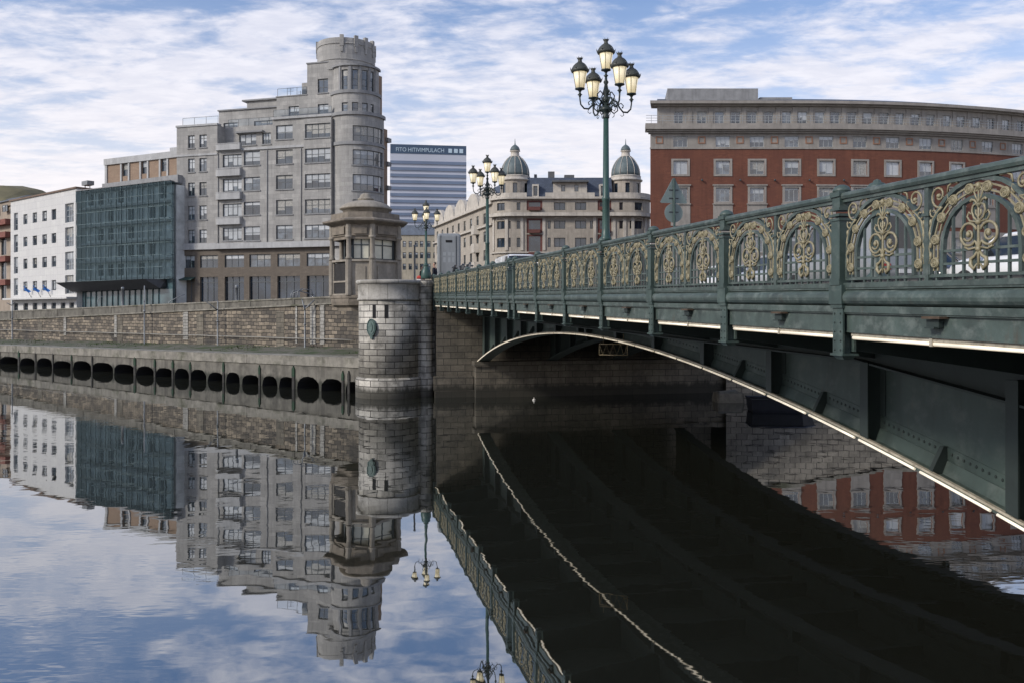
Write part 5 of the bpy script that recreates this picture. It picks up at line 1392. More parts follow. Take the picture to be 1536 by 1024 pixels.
for lst, ped in ((r1, 0), (r2, 1), (r3, 1), (r4, 0)):
    for a, b, c, d in lst:
        for q in ((a - .28, a, c - .25, d + .25), (b, b + .28, c - .25, d + .25), (a, b, d, d + .25), (a, b, c - .25, c)): m.hexa(P.M, *q, .003, .08)
        if ped: m.hexa(P.M, a - .42, b + .42, d + .25, d + .42, .003, .2); m.hexa(P.M, a - .42, b + .42, c - .4, c - .25, .003, .2); m.hexa(P.M, a - .34, b + .34, c - 3.2, c - .4, .003, .06)
m.build('window_surround', SAND, red)
for lst, bl in ((r0, .55), (r1, .75), (r2, .15), (r3, .3), (r4, .3), (r5, 0)):
    for w in lst: window(red, P.M, *w, WFRAME if lst is not r5 else GFRAME, 3 if lst in (r0, r2, r3) else 2, 1, .07, -.16, max(0, min(1, bl + rb.choice([-.25, -.1, 0, .15, .25]))) if bl else 0, 1)
# attic
Ma = shift(P.M, -1.1); za0, za1 = zat(187.5, 115), zat(155, 115)
axs = [1019.6, 1055.6, 1082, 1107, 1131.5, 1157, 1184, 1208, 1234, 1258, 1283.5, 1308, 1333, 1357, 1381, 1404, 1429, 1450.5, 1474, 1496, 1518.7, 1541, 1563, 1585, 1606]
hA = [(P.S(c) - .62, P.S(c) + .62, za0 + .15, zat(165, 115)) for c in axs]
m = MB(); volume(m, Ma, .9, P.L, za0, za1, hA, 10, 24, .22, 3.)
for a, b in zip(axs, axs[1:]): s = (P.S(a) + P.S(b)) / 2; m.hexa(Ma, s - .28, s + .28, za0, za1 - .3, .003, .1)
m.build('attic_wall', SAND, red)
for w in hA: window(red, Ma, *w, WFRAME, 2, 1, .07, -.16, rb.choice([0, 0, .2, .4]), 1)
m = Pieces(); m.hexa(Ma, .0, P.L, za1, za1 + .38, -2, 1.0, 30); m.hexa(Ma, .4, P.L, za1 - .22, za1 - .004, -1, .45, 30); m.build('eaves', SAND, red)
m = MB(); zrf = zat(140.5, 115)
for k in range(30):
    a, b = .9 + (P.L - .9) * k / 30, .9 + (P.L - .9) * (k + 1) / 30
    m.hex([Ma(a, za1 + .38, .6), Ma(b, za1 + .38, .6), Ma(b, za1 + .38, -12), Ma(a, za1 + .38, -12), Ma(a, zrf + .3, -3.2), Ma(b, zrf + .3, -3.2), Ma(b, zrf + .3, -10), Ma(a, zrf + .3, -10)])
m.build('roof', SLATE, red)
m = Pieces(); m.hexa(Ma, P.S(1003), P.S(1146), zrf - .2, zrf + 1.35, -9, -1.6, 6); m.hexa(Ma, P.S(1000), P.S(1160), zrf - .35, zrf - .2, -10, -1.2, 6); m.hexa(Ma, P.S(1150), P.S(1200), zrf - .2, zrf + .25, -9, -2.0, 4); m.build('roof_block', GREY_DARK, red)
m = MB()
for h in (.35, .7, 1.05): m.hexa(P.M, -.7, P.L, za0 + h - .025, za0 + h + .025, .78, .82, 40)
k = 0
while k < P.L: m.hexa(P.M, k - .025, k + .025, za0, za0 + 1.02, .785, .815); k += 1.5
m.build('balcony_rail', mat('pale_rail', (.3, .32, .33), .5, .2, 3), red)
m = MB()
for k in range(0, 9): p = P.M((P.S(cxs[k]) + P.S(cxs[k + 1])) / 2, zat(271, 115), .25); m.ball(p, .16, 8); m.tube([p, P.M((P.S(cxs[k]) + P.S(cxs[k + 1])) / 2, zat(271, 115), 0)], .05, 4)
m.build('wall_light', DARK_STEEL, red)

# ------------------------------------------------------------------ street level: road end, vehicles, people, signs
PAVE = MATS['paving']
m = MB(); m.box((-8.2, 51.2, 4.6), (-4.0, 90, 5.78)); struct('pavement', m, PAVE)
m = MB(); m.hex([br(.2, 50.4, 4.6), br(BW, 50.4, 4.6), br(BW, 95, 4.6), br(.2, 95, 4.6), br(.2, 50.4, dz(50.3) - .01), br(BW, 50.4, dz(50.3) - .01), br(BW, 95, dz(50.3) - .01), br(.2, 95, dz(50.3) - .01)]); struct('road', m, ASPHALT)
TYRE = mat('tyre_rubber', (.02, .02, .02), .85, .2, 5); RIM = mat('wheel_rim', (.35, .36, .37), .35, .2, 5, metal=.6)
CARGL = mat_glass('car_glass', (.015, .018, .02), .05, 1.7, .3, 2, .0)
REDL = mat('tail_light', (.35, .02, .015), .25, .1, 3, coat=.8); CLRL = mat('head_light', (.6, .6, .58), .15, .1, 3, coat=1)
def rrect(y0, y1, hw, z, r, n=4):
    P = []
    for cx, cy, a in ((hw - r, y1 - r, 0), (-hw + r, y1 - r, 90), (-hw + r, y0 + r, 180), (hw - r, y0 + r, 270)):
        for k in range(n + 1): t = R(a + 90 * k / n); P.append((cx + r * math.cos(t), cy + r * math.sin(t), z))
    return P
def loft(mb, rings, mi=0, cap0=True, cap1=True, sm=True):
    I = [[mb.vert(p) for p in r] for r in rings]; n = len(I[0])
    for a, b in zip(I, I[1:]):
        for k in range(n): j = (k + 1) % n; mb.iface([a[k], a[j], b[j], b[k]], mi, None, sm)
    if cap0: mb.iface(I[0][::-1], mi)
    if cap1: mb.iface(I[-1], mi)
def make_car(label, paint, loc, rz, kind='car', group='vehicles on the bridge roadway'):
    root = thing('car' if kind == 'car' else 'van', label, kind, loc, rz, group); van = kind == 'van'
    L, W, belt, top = (2.1, .87, .88, 1.45) if not van else (2.45, .96, 1.15, 2.08)
    m = MB()
    loft(m, [rrect(-L + .1, L - .12, W - .06, .22, .25), rrect(-L, L, W, .36, .3), rrect(-L, L, W, .6, .3), rrect(-L + .04, L - .08, W - .01, belt - .14, .34), rrect(-L + .12, L - .3, W - .05, belt - .02, .4), rrect(-L + .2, L - .5, W - .1, belt + .02, .4)])
    ry0, ry1 = (-1.0, .45) if not van else (-2.2, .9)
    loft(m, [rrect(ry0 - .1, ry1 + .1, W * .72, top - .1, .25), rrect(ry0, ry1, W * .7, top - .03, .25), rrect(ry0 + .15, ry1 - .15, W * .6, top, .2)], cap0=True)
    by0, by1 = (-1.75, 1.15) if not van else (-2.3, 1.65)
    for sx in (-1, 1):
        for yb, yt in ((by0, ry0 - .02), ((by0 + by1) / 2 - .1, (ry0 + ry1) / 2 - .05), (by1, ry1 + .04)):
            m.tube([(sx * (W - .11), yb, belt - .02), (sx * W * .72, yt, top - .07)], .04, 5)
    if van:
        m.hex([(-W + .1, -2.3, belt), (W - .1, -2.3, belt), (W - .1, .2, belt), (-W + .1, .2, belt), (-W * .74, -2.25, top - .06), (W * .74, -2.25, top - .06), (W * .74, .2, top - .06), (-W * .74, .2, top - .06)])
    m.build('body', paint, root, world=False)
    m = MB(); loft(m, [rrect(by0, by1, W - .12, belt - .01, .3), rrect(ry0 - .09, ry1 + .09, W * .71, top - .09, .25)], cap0=False, cap1=False); m.build('glass', CARGL, root, world=False)
    for sx in (-1, 1):
        for y in (-L * .62, L * .62):
            T = MB(); c = (sx * (W - .08), y, .31)
            T.lathe([(.2, -.1), (.3, -.1), (.315, -.06), (.315, .06), (.3, .1), (.2, .1), (.2, .0)], 20); T.v = [(c[0] + z, c[1] + x, c[2] + yy) for x, yy, z in T.v]
            w = T.build('wheel', TYRE, root, world=False)
            T = MB(); T.lathe([(.205, -.085), (.19, -.05), (.05, -.09), (.001, -.1)] if sx < 0 else [(.205, .085), (.19, .05), (.05, .09), (.001, .1)], 14); T.v = [(c[0] + z, c[1] + x, c[2] + yy) for x, yy, z in T.v]; T.build('rim', RIM, w, world=False)
        T = MB(); T.box((sx * (W - .3) - .16, -L - .015, .58), (sx * (W - .3) + .16, -L + .03, .74)); T.build('tail_light', REDL, root, world=False)
        T = MB(); T.box((sx * (W - .3) - .17, L - .06, .54), (sx * (W - .3) + .17, L + .012, .68)); T.build('headlight', CLRL, root, world=False)
        T = MB(); T.ball((sx * (W + .07), .75, belt + .06), .09, 8, k=(1, .6, .7)); T.build('wing_mirror', paint, root, world=False)
    T = MB(); T.box((-.26, -L - .02, .5), (.26, -L + .01, .6)); T.build('number_plate', mat('plate_white', (.7, .7, .68), .5, .05, 3), root, world=False)
    return root
def paint(n, c): return mat('car_paint_' + n, c, .3, .05, 2, coat=1.)
WP, SP, GP, DP = paint('white', (.75, .75, .74)), paint('silver', (.4, .41, .42)), paint('grey', (.22, .23, .23)), paint('dark', (.03, .035, .045))
def on_bridge(v, u): return br(v, u, dz(u) + .01)
make_car('white hatchback at the right edge of the bridge, nearest of the cars', WP, on_bridge(10.4, 18.6), TH)
make_car('grey van in the middle lane of the bridge seen through the railing', GP, on_bridge(8.8, 23.5), TH, 'van')
make_car('silver hatchback driving just beyond the grey van', SP, on_bridge(10.2, 30.), TH)
make_car('dark hatchback between the grey van and the far railing', DP, on_bridge(12.6, 25.6), TH + math.pi)
make_car('white hatchback behind the dark hatchback in the far lane', WP, on_bridge(12.7, 32.), TH + math.pi)
make_car('white hatchback farthest along the bridge, near the road sign', WP, on_bridge(12.7, 39.), TH + math.pi)
make_car('white van with sloping roof showing above the railing at the far end of the bridge', WP, on_bridge(3.75, 45.), TH + math.pi, 'van')

def make_scooter(label, loc, rz, col):
    root = thing('motorcycle', label, 'motorcycle', loc, rz, 'motorcycles parked behind the railing')
    for y in (-.62, .68):
        T = MB(); T.tube([(0, y + .27 * math.cos(2 * math.pi * k / 18), .3 + .27 * math.sin(2 * math.pi * k / 18)) for k in range(18)], .055, 6, closed=True); w = T.build('wheel', TYRE, root, world=False)
        T = MB()
        for k in range(6): a = k * math.pi / 3; T.tube([(0, y, .3), (0, y + .23 * math.cos(a), .3 + .23 * math.sin(a))], .018, 4)
        T.tube([(0, y + .22 * math.cos(2 * math.pi * k / 14), .3 + .22 * math.sin(2 * math.pi * k / 14)) for k in range(14)], .02, 5, closed=True); T.build('rim', RIM, w, world=False)
    m = MB(); loft(m, [[(x * s, y0, z0 + zz * s) for x, zz in ((.14, 0), (.18, .1), (.14, .22), (0, .26), (-.14, .22), (-.18, .1), (-.14, 0), (0, -.03))] for y0, z0, s in ((-.95, .72, .5), (-.6, .6, 1.0), (-.1, .42, 1.0), (.2, .42, 1.0), (.42, .7, .8), (.5, .85, .5))]); m.build('body', col, root, world=False)
    m = MB(); loft(m, [[(x * s, y0, z0 + zz) for x, zz in ((.15, 0), (.15, .07), (0, .1), (-.15, .07), (-.15, 0))] for y0, z0, s in ((-.85, .86, .7), (-.4, .82, 1), (.1, .76, .8))]); m.build('seat', TYRE, root, world=False)
    m = MB(); m.tube([(0, .68, .3), (0, .5, .85), (0, .44, 1.02)], .03, 6); m.tube([(-.34, .36, 1.1), (-.2, .42, 1.05), (0, .44, 1.02), (.2, .42, 1.05), (.34, .36, 1.1)], .018, 6)
    for s in (-1, 1): m.tube([(s * .22, .44, 1.06), (s * .3, .5, 1.26)], .01, 4); m.ball((s * .31, .5, 1.3), .07, 8, k=(1, .4, .7))
    m.build('handlebar', DARK_STEEL, root, world=False)
    m = MB(); loft(m, [[(x, .6 - .12 * t, .95 + .5 * t) for x in (-.2 * w, -.1 * w, 0, .1 * w, .2 * w)] + [(x, .585 - .12 * t, .95 + .5 * t) for x in (.2 * w, .1 * w, 0, -.1 * w, -.2 * w)] for t, w in ((0, .8), (.5, 1.1), (.85, .9), (1, .5))]); m.build('windscreen', CARGL, root, world=False)
    T = MB(); T.ball((0, .62, .88), .06, 10); T.build('headlight', CLRL, root, world=False)
P1 = paint('dark_red', (.12, .02, .02))
for (v, u, rz, c, lab) in ((1.15, 41.6, 70, GP, 'grey parked motorcycle behind the railing, nearest to the white van'), (1.05, 43.2, 62, DP, 'dark parked motorcycle in the middle of the row behind the railing'), (.95, 45.0, 75, SP, 'silver parked motorcycle at the end of the row next to the grey box')):
    p = br(v, u); make_scooter(lab, (p[0], p[1], dz(u) + .115), R(rz), c)

# tall grey box
x, y = ray(673.5, 59); gx = thing('metal_cabinet', 'tall grey metal box with a dark slot near its rounded top', 'cabinet', (x, y, dz(50.3)), R(4)); h = zat(352, 59) - dz(50.3)
GBOX = mat('grey_box_paint', (.27, .285, .29), .5, .1, 1, stain=.25); w = .79
m = MB(); loft(m, [rrect(-.8, .8, w - .14, .0, .1), rrect(-.8, .8, w - .14, .5, .1), rrect(-.85, .85, w, .55, .14), rrect(-.85, .85, w, h - .2, .14), rrect(-.8, .8, w - .06, h - .05, .14), rrect(-.7, .7, w - .2, h, .14)], sm=False); m.build('body', GBOX, gx, world=False)
m = MB(); m.box((-.52, -.875, .7), (.46, -.852, h - .25)); m.build('door', GBOX, gx, world=False)
m = MB(); m.box((-.22, -.885, h - .62), (.22, -.876, h - .46)); m.box((-.3, -.885, 1.16), (.26, -.876, 1.21)); m.box((-.56, -.87, .6), (-.53, -.851, h - .15)); m.box((.47, -.87, .6), (.5, -.851, h - .15)); m.build('slot', BLACK, gx, world=False)
m = MB()
for i, (a, b) in enumerate(((-.4, -.2), (-.08, .12), (.2, .38))):
    m.box((a, -.879, h - 1.5), (b, -.8765, h - 1.28)); m.box((a + .02, -.879, h - 1.95), (b - .02, -.8765, h - 1.62))
m.build('faded_mark', mat('faded_mark', (.33, .35, .36), .5, .1, 3), gx, world=False)

# thin post by the kiosk
x, y = ray(622, 54); o = MB(); z1 = zat(368, y); o.lathe([(.09, 5.7), (.09, 5.9), (.055, 5.95), (.055, z1 - .1), (.075, z1 - .08), (.075, z1), (.001, z1 + .03)], 10, (x, y, 0))
o = o.build('sign_post', PALE_STEEL, None, off=(x, y, 5.7)); o.location = (x, y, 5.7); tag(o, 'slim grey post between the kiosk and the bell based lamp', 'post')

# road sign seen from behind
u = 20.9; p = br(2.3, u); sg = thing('road_sign', 'road sign seen from behind, a grey triangle above a round disc', 'sign', (p[0], p[1], dz(u) + .115), TH)
SGB = mat('sign_back', (.2, .25, .235), .5, .15, 3, metal=.2); hb_ = zat(267, p[1]) - dz(u) - .115; k = p[1] / F
m = MB(); m.lathe([(.1, 0), (.1, .03), (.03, .035), (.03, hb_ - .02), (.001, hb_ - .01)], 8); m.build('post', GREEN_POST, sg, world=False)
m = MB(); a = 21.5 * k; zb_ = hb_ - 38 * k
def rtri(s): return [(-a * s, zb_ + (1 - s) * .1), (a * s, zb_ + (1 - s) * .1), (0, hb_ - (1 - s) * .3)]
m.prism([(-a, zb_ + .02), (-a + .03, zb_), (a - .03, zb_), (a, zb_ + .02), (.03, hb_ - .02), (0, hb_), (-.03, hb_ - .02)], lambda x, z, t: (x, t, z), .035, .05)
m.build('triangle_plate', SGB, sg, world=False)
m = MB(); r_ = 14.5 * k; c = hb_ - 52.5 * k; m.prism([(r_ * math.cos(2 * math.pi * q / 28), c + r_ * math.sin(2 * math.pi * q / 28)) for q in range(28)], lambda x, z, t: (x, t, z), .035, .05); m.build('disc_plate', SGB, sg, world=False)
m = MB()
for z in (zb_ + .1, zb_ + .3, c): m.box((-.12, .028, z), (.12, .034, z + .03))
m.build('clamp', DARK_STEEL, sg, world=False)
# pillar with a knob behind the near railing
u = 12.95; p = br(2.25, u); pl = thing('street_pillar', 'slender green pillar with a rounded knob behind the railing', 'pillar', (p[0], p[1], dz(u) + .115))
hh_ = zat(271, p[1]) - dz(u) - .115; m = MB(); m.lathe([(.16, 0), (.16, .1), (.1, .16), (.08, .4), (.075, hh_ - .3), (.1, hh_ - .27), (.1, hh_ - .2)], 14); m.build('shaft', GREEN_POST, pl, world=False)
m = MB(); m.lathe([(.12, hh_ - .2), (.15, hh_ - .17), (.15, hh_ - .1), (.11, hh_ - .05), (.06, hh_ - .03), (.05, hh_), (.001, hh_ + .02)], 14); m.build('knob', GREEN_POST, pl, world=False)

# ------------------------------------------------------------------ people
SKIN_ = mat('skin', (.42, .25, .18), .6, .08, 8); HAIR = mat('dark_hair', (.02, .015, .012), .7, .3, 20)
def skinmesh(name, nodes, edges, m_, parent, sub=2):
    me = bpy.data.meshes.new(name); me.from_pydata([n[0] for n in nodes], edges, []); me.update()
    ob = bpy.data.objects.new(name, me); COL.objects.link(ob)
    md = ob.modifiers.new('Skin', 'SKIN'); md.use_smooth_shade = True
    if not me.skin_vertices: 
        bpy.context.view_layer.objects.active = ob
    for i, n in enumerate(nodes):
        sv = me.skin_vertices[0].data[i]; r = n[1]; sv.radius = r if isinstance(r, tuple) else (r, r); sv.use_root = i == 0
    s = ob.modifiers.new('Sub', 'SUBSURF'); s.levels = sub; s.render_levels = sub
    dg = bpy.context.evaluated_depsgraph_get(); nm = bpy.data.meshes.new_from_object(ob.evaluated_get(dg))
    bpy.data.objects.remove(ob); nm.name = name; nm.materials.clear(); nm.materials.append(m_)
    for p in nm.polygons: p.use_smooth = True
    o = bpy.data.objects.new(name, nm); COL.objects.link(o)
    if parent is not None: o.parent = parent
    return o
def person(label, loc, rz, jac, leg, k=1.0, stride=.0):
    root = thing('person', label, 'person', loc, rz)
    J = {'pel': (0, 0, .95), 'wai': (0, 0, 1.1), 'che': (0, .02, 1.32), 'nk0': (0, .0, 1.46), 'nk1': (0, .01, 1.52), 'hd0': (0, .03, 1.6), 'hd1': (0, .02, 1.7), 'hd2': (0, .0, 1.77)}
    names = list(J); nodes = [(J['pel'], (.15, .11)), (J['wai'], (.13, .1)), (J['che'], (.16, .11)), (J['nk0'], (.085, .08)), (J['nk1'], .055), (J['hd0'], (.068, .08)), (J['hd1'], (.078, .098)), (J['hd2'], (.05, .06))]
    edges = [(i, i + 1) for i in range(7)]
    for s in (-1, 1):
        b = len(nodes); st = stride * s
        nodes += [((s * .18, 0, 1.41), .055), ((s * .25, -.02, 1.14), .045), ((s * .24, .12, .93), .036), ((s * .23, .2, .86), (.03, .04))]; edges += [(2, b), (b, b + 1), (b + 1, b + 2), (b + 2, b + 3)]
        for f in range(4): nodes.append(((s * (.245 - .016 * f), .25 - .012 * abs(f - 1.2), .80 + .004 * f), .009)); edges.append((b + 3, len(nodes) - 1))
        nodes.append(((s * .19, .22, .84), .01)); edges.append((b + 3, len(nodes) - 1))
        b = len(nodes)
        nodes += [((s * .1, 0, .88), .09), ((s * .1, .03 + st * .5, .5), .062), ((s * .1, -.02 + st, .1), .042), ((s * .1, .12 + st, .04), (.042, .03))]; edges += [(0, b), (b, b + 1), (b + 1, b + 2), (b + 2, b + 3)]
    nodes.append(((0, .125, 1.63), .016)); edges.append((5, len(nodes) - 1))
    for s in (-1, 1): nodes.append(((s * .088, .01, 1.66), .012)); edges.append((6, len(nodes) - 1))
    body = skinmesh('body', nodes, edges, SKIN_, root)
    N2 = [((0, 0, .84), (.17, .125)), ((0, 0, 1.1), (.155, .12)), ((0, .02, 1.32), (.185, .13)), ((0, 0, 1.5), (.105, .095))]; E2 = [(0, 1), (1, 2), (2, 3)]
    for s in (-1, 1): b = len(N2); N2 += [((s * .185, 0, 1.41), .075), ((s * .255, -.02, 1.14), .062), ((s * .245, .12, .94), .052)]; E2 += [(2, b), (b, b + 1), (b + 1, b + 2)]
    skinmesh('jacket', N2, E2, jac, root)
    N3 = [((0, 0, .95), (.16, .12))]; E3 = []
    for s in (-1, 1): b = len(N3); st = stride * s; N3 += [((s * .1, 0, .86), .105), ((s * .1, .03 + st * .5, .5), .08), ((s * .1, -.02 + st, .1), .065)]; E3 += [(0, b), (b, b + 1), (b + 1, b + 2)]
    skinmesh('trousers', N3, E3, leg, root)
    skinmesh('hair', [((0, -.03, 1.64), (.07, .06)), ((0, -.02, 1.72), (.084, .09)), ((0, .02, 1.78), (.06, .07))], [(0, 1), (1, 2)], HAIR, root)
    for s in (-1, 1):
        T = MB(); T.box((s * .1 - .05, -.09 + stride * s, 0), (s * .1 + .05, .19 + stride * s, .05)); T.ball((s * .1, .06 + stride * s, .05), .055, 10, k=(.9, 1, 1)); T.build('shoe', TYRE, root, world=False)
        T = MB(); T.ball((s * .032, .105, 1.685), .011, 6); T.build('eye', BLACK, root, world=False)
    root.scale = (k, k, k); return root
NAVY = mat('navy_cloth', (.012, .014, .022), .9, .3, 8); BLKC = mat('black_cloth', (.012, .012, .013), .9, .3, 8)
x, y = ray(652, 51.9); person('person in a dark navy jacket standing beside the bell based lamp', (x, y, 5.78), R(75), NAVY, BLKC, 1.06)
x, y = ray(632.5, 53.2); person('person in black half hidden to the left of the bell based lamp', (x, y, 5.78), R(-100), BLKC, BLKC, .97)
x, y = ray(628.5, 52.); bg = thing('bag', 'small red and white bag on the pavement at the foot of the person in black', 'bag', (x, y, 5.78))
bg.scale = (.75, .75, .8); m = MB(); m.box((-.02, -.02, 0), (.02, .02, .75)); m.box((-.2, -.16, .72), (.2, .16, .76)); m.build('stand', DARK_STEEL, bg, world=False)
m = MB(); loft(m, [rrect(-.15, .15, .2, .765, .06), rrect(-.17, .17, .22, .95, .07), rrect(-.14, .14, .18, 1.1, .06)]); m.build('sack', mat('white_bag', (.6, .55, .52), .6, .1, 3), bg, world=False)
m = MB(); loft(m, [rrect(-.12, .12, .16, 1.101, .06), rrect(-.14, .14, .18, 1.25, .06), rrect(-.06, .06, .08, 1.36, .03)]); m.build('flap', mat('red_bag', (.5, .06, .04), .6, .1, 3), bg, world=False)

# ------------------------------------------------------------------ on and at the water
x, y = ray(801, 46.4); fl = MB(); fl.lathe([(.001, -.1), (.1, -.08), (.15, 0), (.14, .08), (.08, .13), (.04, .15), (.035, .2), (.05, .22), (.03, .26), (.001, .27)], 12)
fl.v = [(a * .6, b * .6, c * .6) for a, b, c in fl.v]; o = fl.build('buoy', mat('white_buoy', (.6, .58, .54), .5, .15, 8), None, world=False); o.location = (x, y, 0); tag(o, 'tiny white float on the dark water below the arch', 'buoy')
x, y = ray(1092, 45.6); m = MB(); rk = random.Random(5)
pr = [rrect(-.5, .5, .72, -.4, .12), rrect(-.5, .5, .72, .12, .1), rrect(-.45, .5, .66, .45, .08), rrect(-.3, .45, .5, .56, .05)]
loft(m, [[(a + rk.uniform(-.05, .05), b + rk.uniform(-.05, .05), c + rk.uniform(-.05, .06)) for a, b, c in r] for r in pr], sm=False)
o = m.build('concrete_block', CONC_PALE, None, world=False); o.location = (x, y, 0); tag(o, 'broken pale concrete block lying at the waterline under the arch', 'block')
x, y = ray(1168, 41.2); bt = thing('boat', 'low dark blue flat boat moored in the shade behind the arch', 'boat', (x, y, 0), R(-4))
def hull(z, w, l, bow): return [(-l, -w, z), (l * .7, -w, z), (l + bow, -.1, z), (l + bow, .1, z), (l * .7, w, z), (-l, w, z)]
m = MB(); loft(m, [hull(-.25, .5, 1.2, 0), hull(.1, .62, 1.35, .1), hull(.62, .7, 1.4, .25)], sm=False, cap1=False); loft(m, [hull(.62, .7, 1.4, .25), hull(.62, .62, 1.3, .15), hull(.2, .58, 1.25, .05)], sm=False, cap0=False); m.build('hull', mat('boat_blue', (.016, .019, .03), .5, .3, 3, stain=.4), bt, world=False)
m = MB(); m.tube(hull(.64, .71, 1.42, .25), .04, 6, closed=True); m.build('gunwale', mat('boat_rim', (.03, .035, .055), .5, .3, 3), bt, world=False)
m = MB(); m.box((-.9, -.6, .4), (-.65, .6, .44)); m.box((.2, -.6, .4), (.45, .6, .44)); m.build('thwart', TIMBER, bt, world=False)
# lattice frame under the arch
x, y = ray(920, 25.); lf = thing('lattice_frame', 'small pale lattice frame hanging under the bridge arch', 'frame', (x, y, zat(532, 25.)), R(-24))
LATT = mat('weathered_wood', (.3, .24, .14), .85, .3, 6); W_, H_ = .42, .31
m = MB()
for a, b in (((-W_, 0), (W_, 0)), ((W_, 0), (W_, H_)), ((W_, H_), (-W_, H_)), ((-W_, H_), (-W_, 0))): m.tube([(a[0], 0, a[1]), (b[0], 0, b[1])], .018, 4)
m.tube([(-.3, 0, H_), (-.3, 0, .55)], .01, 4); m.tube([(.3, 0, H_), (.3, 0, .6)], .01, 4); m.build('rim', LATT, lf, world=False)
m = MB(); zz = [(-W_ + 2 * W_ * k / 8, 0, 0 if k % 2 else H_) for k in range(9)]; m.tube(zz, .014, 4); m.build('lattice', LATT, lf, world=False)

# ------------------------------------------------------------------ water
t = NT('river_water')
fr_ = t.n('Fresnel', IOR=1.33)
wv = t.coords((1, 1, 1), 'Object', (0, 0, R(-25))); wv2 = t.coords((.55, 1.3, 1), 'Object', (0, 0, R(12)))
n1 = t.noise(wv, .75, 2, .45); n2 = t.noise(wv2, 2.6, 2, .5); patch = t.ramp(t.noise(t.coords((.12, .05, 1), 'Object'), 1.0, 3, .55), .46, .64)
bm1 = t.n('Bump', Strength=1.0); bm1.inputs['Distance'].default_value = .0036
t.l(n1, bm1.inputs['Height'])
nn = t.n('Math', operation='MULTIPLY'); t.l(n2, nn.inputs[0]); t.l(patch, nn.inputs[1])
bm2 = t.n('Bump', Strength=1.0); bm2.inputs['Distance'].default_value = .0022; t.l(nn.outputs[0], bm2.inputs['Height']); t.l(bm1.outputs['Normal'], bm2.inputs['Normal'])
gl = t.n('BsdfGlossy', Roughness=.012); gl.inputs['Color'].default_value = (.93, .95, .97, 1)
df = t.n('BsdfDiffuse'); df.inputs['Color'].default_value = (.02, .021, .016, 1)
mr = t.n('MapRange'); mr.inputs['From Min'].default_value = .02; mr.inputs['From Max'].default_value = .55; mr.inputs['To Min'].default_value = .43; mr.inputs['To Max'].default_value = .68
t.l(fr_.outputs[0], mr.inputs['Value']); mx = t.n('MixShader'); t.l(mr.outputs[0], mx.inputs[0]); t.l(df.outputs[0], mx.inputs[1]); t.l(gl.outputs[0], mx.inputs[2])
for nd in (gl, df): t.l(bm2.outputs['Normal'], nd.inputs['Normal'])
t.l(mx.outputs[0], t.out.inputs['Surface']); WATER = t.m
m = MB(); m.face([(-600, -300, 0), (600, -300, 0), (600, 150, 0), (-600, 150, 0)]); struct('water', m, WATER)

# ------------------------------------------------------------------ sky and sun
SUN_EL, SUN_AZ = 31., 240.                    # azimuth clockwise from the view direction
w = bpy.data.worlds.new('World'); SC.world = w; w.use_nodes = True
nt = w.node_tree; nt.nodes.clear()
def N(typ, **kw):
    nd = nt.nodes.new('ShaderNode' + typ)
    for k, v in kw.items():
        if k in nd.inputs.keys(): nd.inputs[k].default_value = v
        else: setattr(nd, k, v)
    return nd
Lk = nt.links.new
out = N('OutputWorld'); bg = N('Background', Strength=.13); Lk(bg.outputs[0], out.inputs['Surface'])
sky = N('TexSky', sky_type='NISHITA', sun_disc=False, sun_elevation=R(SUN_EL), sun_rotation=R(SUN_AZ), air_density=1.0, dust_density=1.0, ozone_density=2.2)
tc = N('TexCoord'); sx = N('SeparateXYZ'); Lk(tc.outputs['Generated'], sx.inputs[0])
za_ = N('Math', operation='ABSOLUTE'); Lk(sx.outputs['Z'], za_.inputs[0])
ad = N('Math', operation='ADD'); ad.inputs[1].default_value = .12; Lk(za_.outputs[0], ad.inputs[0])
def dv(o):
    d = N('Math', operation='DIVIDE'); Lk(o, d.inputs[0]); Lk(ad.outputs[0], d.inputs[1]); return d.outputs[0]
cb = N('CombineXYZ'); Lk(dv(sx.outputs['X']), cb.inputs[0]); Lk(dv(sx.outputs['Y']), cb.inputs[1])
def cloud(scale, rot, det, loc, sc=(1, 1, 1), dist=0.):
    mp = N('Mapping'); mp.inputs['Rotation'].default_value = (0, 0, R(rot)); mp.inputs['Location'].default_value = loc; mp.inputs['Scale'].default_value = sc; Lk(cb.outputs[0], mp.inputs['Vector'])
    z = N('TexNoise', Scale=scale, Detail=det, Roughness=.6, Distortion=dist); Lk(mp.outputs[0], z.inputs['Vector']); return z.outputs['Fac']
def ramp(f, a, b):
    r = N('ValToRGB'); r.color_ramp.elements[0].position = a; r.color_ramp.elements[1].position = b; r.color_ramp.interpolation = 'EASE'; Lk(f, r.inputs['Fac']); return r.outputs['Color']
c1 = cloud(5.2, 18, 9, (3.1, 1.7, 0), (.78, 1.05, 1), .25); c2 = cloud(1.1, -20, 4, (8, 2, 0), (.7, 1.3, 1), .5); c3 = cloud(13., 24, 6, (1, 5, 0), (.62, 1.1, 1), .3)
def mth(op, a, b, clamp=False):
    x = N('Math', operation=op); x.use_clamp = clamp
    for i, v in enumerate((a, b)):
        if isinstance(v, (int, float)): x.inputs[i].default_value = v
        else: Lk(v, x.inputs[i])
    return x.outputs[0]
sm = mth('ADD', mth('MULTIPLY', c1, .6), mth('ADD', mth('MULTIPLY', c2, .5), mth('MULTIPLY', c3, .2)))
pn = N('MapRange', interpolation_type='SMOOTHSTEP'); Lk(za_.outputs[0], pn.inputs['Value']); pn.inputs['From Min'].default_value = .2; pn.inputs['From Max'].default_value = .35; pn.inputs['To Min'].default_value = 0.; pn.inputs['To Max'].default_value = .12
mask = ramp(mth('SUBTRACT', sm, pn.outputs[0]), .485, .68)
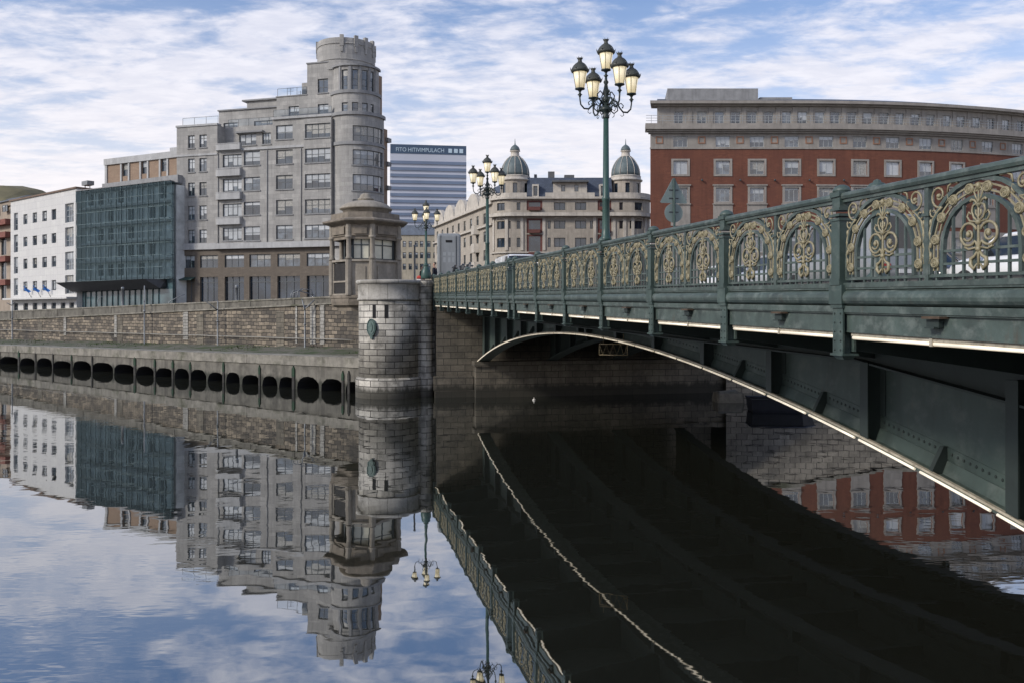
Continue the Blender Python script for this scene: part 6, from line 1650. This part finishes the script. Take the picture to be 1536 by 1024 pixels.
hz = N('MapRange', interpolation_type='SMOOTHSTEP'); Lk(za_.outputs[0], hz.inputs['Value']); hz.inputs['From Min'].default_value = .0; hz.inputs['From Max'].default_value = .42; hz.inputs['To Min'].default_value = .92; hz.inputs['To Max'].default_value = 0.
mk = mth('ADD', mth('MULTIPLY', mask, .86), mth('MULTIPLY', hz.outputs[0], mth('SUBTRACT', 1., mth('MULTIPLY', mask, .8))), True)
def mixc(f, a, b, mode='MIX'):
    x = N('Mix', data_type='RGBA', blend_type=mode)
    for s_, v in ((x.inputs[0], f), (x.inputs[6], a), (x.inputs[7], b)):
        if isinstance(v, tuple): s_.default_value = v
        elif isinstance(v, (int, float)): s_.default_value = v
        else: Lk(v, s_)
    return x.outputs[2]
ccol = mixc(ramp(c3, .35, .7), (4.75, 4.9, 5.75, 1), (5.9, 5.9, 6.5, 1))
skyc = mixc(1., sky.outputs[0], (.8, .89, 1.04, 1), 'MULTIPLY')
hcol = mixc(hz.outputs[0], ccol, (6.5, 6.2, 6.25, 1))
Lk(mixc(mk, skyc, hcol), bg.inputs['Color'])

ld = bpy.data.lights.new('sun', 'SUN'); ld.energy = 2.2; ld.angle = R(10); ld.color = (1., .93, .83)
lo = bpy.data.objects.new('sun', ld); COL.objects.link(lo)
d = Vector((math.sin(R(SUN_AZ)) * math.cos(R(SUN_EL)), math.cos(R(SUN_AZ)) * math.cos(R(SUN_EL)), math.sin(R(SUN_EL))))
lo.rotation_euler = d.to_track_quat('Z', 'Y').to_euler(); lo.location = (-30, -20, 60)

# ------------------------------------------------------------------ camera
cd = bpy.data.cameras.new('camera'); cam = bpy.data.objects.new('camera', cd); COL.objects.link(cam)
cd.sensor_width = 36; cd.lens = F / 1536 * 36; cd.shift_x = 0; cd.shift_y = -(512 - HY) / 1536; cd.clip_start = .1; cd.clip_end = 6000
cam.location = (0, 0, CAMZ); cam.rotation_euler = (R(90), 0, 0); SC.camera = cam
vs = SC.view_settings; vs.view_transform = 'Standard'; vs.look = 'None'; vs.gamma = 1; vs.use_curve_mapping = False; vs.exposure = .28
SC.cycles.max_bounces = 8; SC.cycles.transparent_max_bounces = 12; SC.cycles.caustics_reflective = False; SC.cycles.caustics_refractive = False
SC.cycles.sample_clamp_indirect = 4
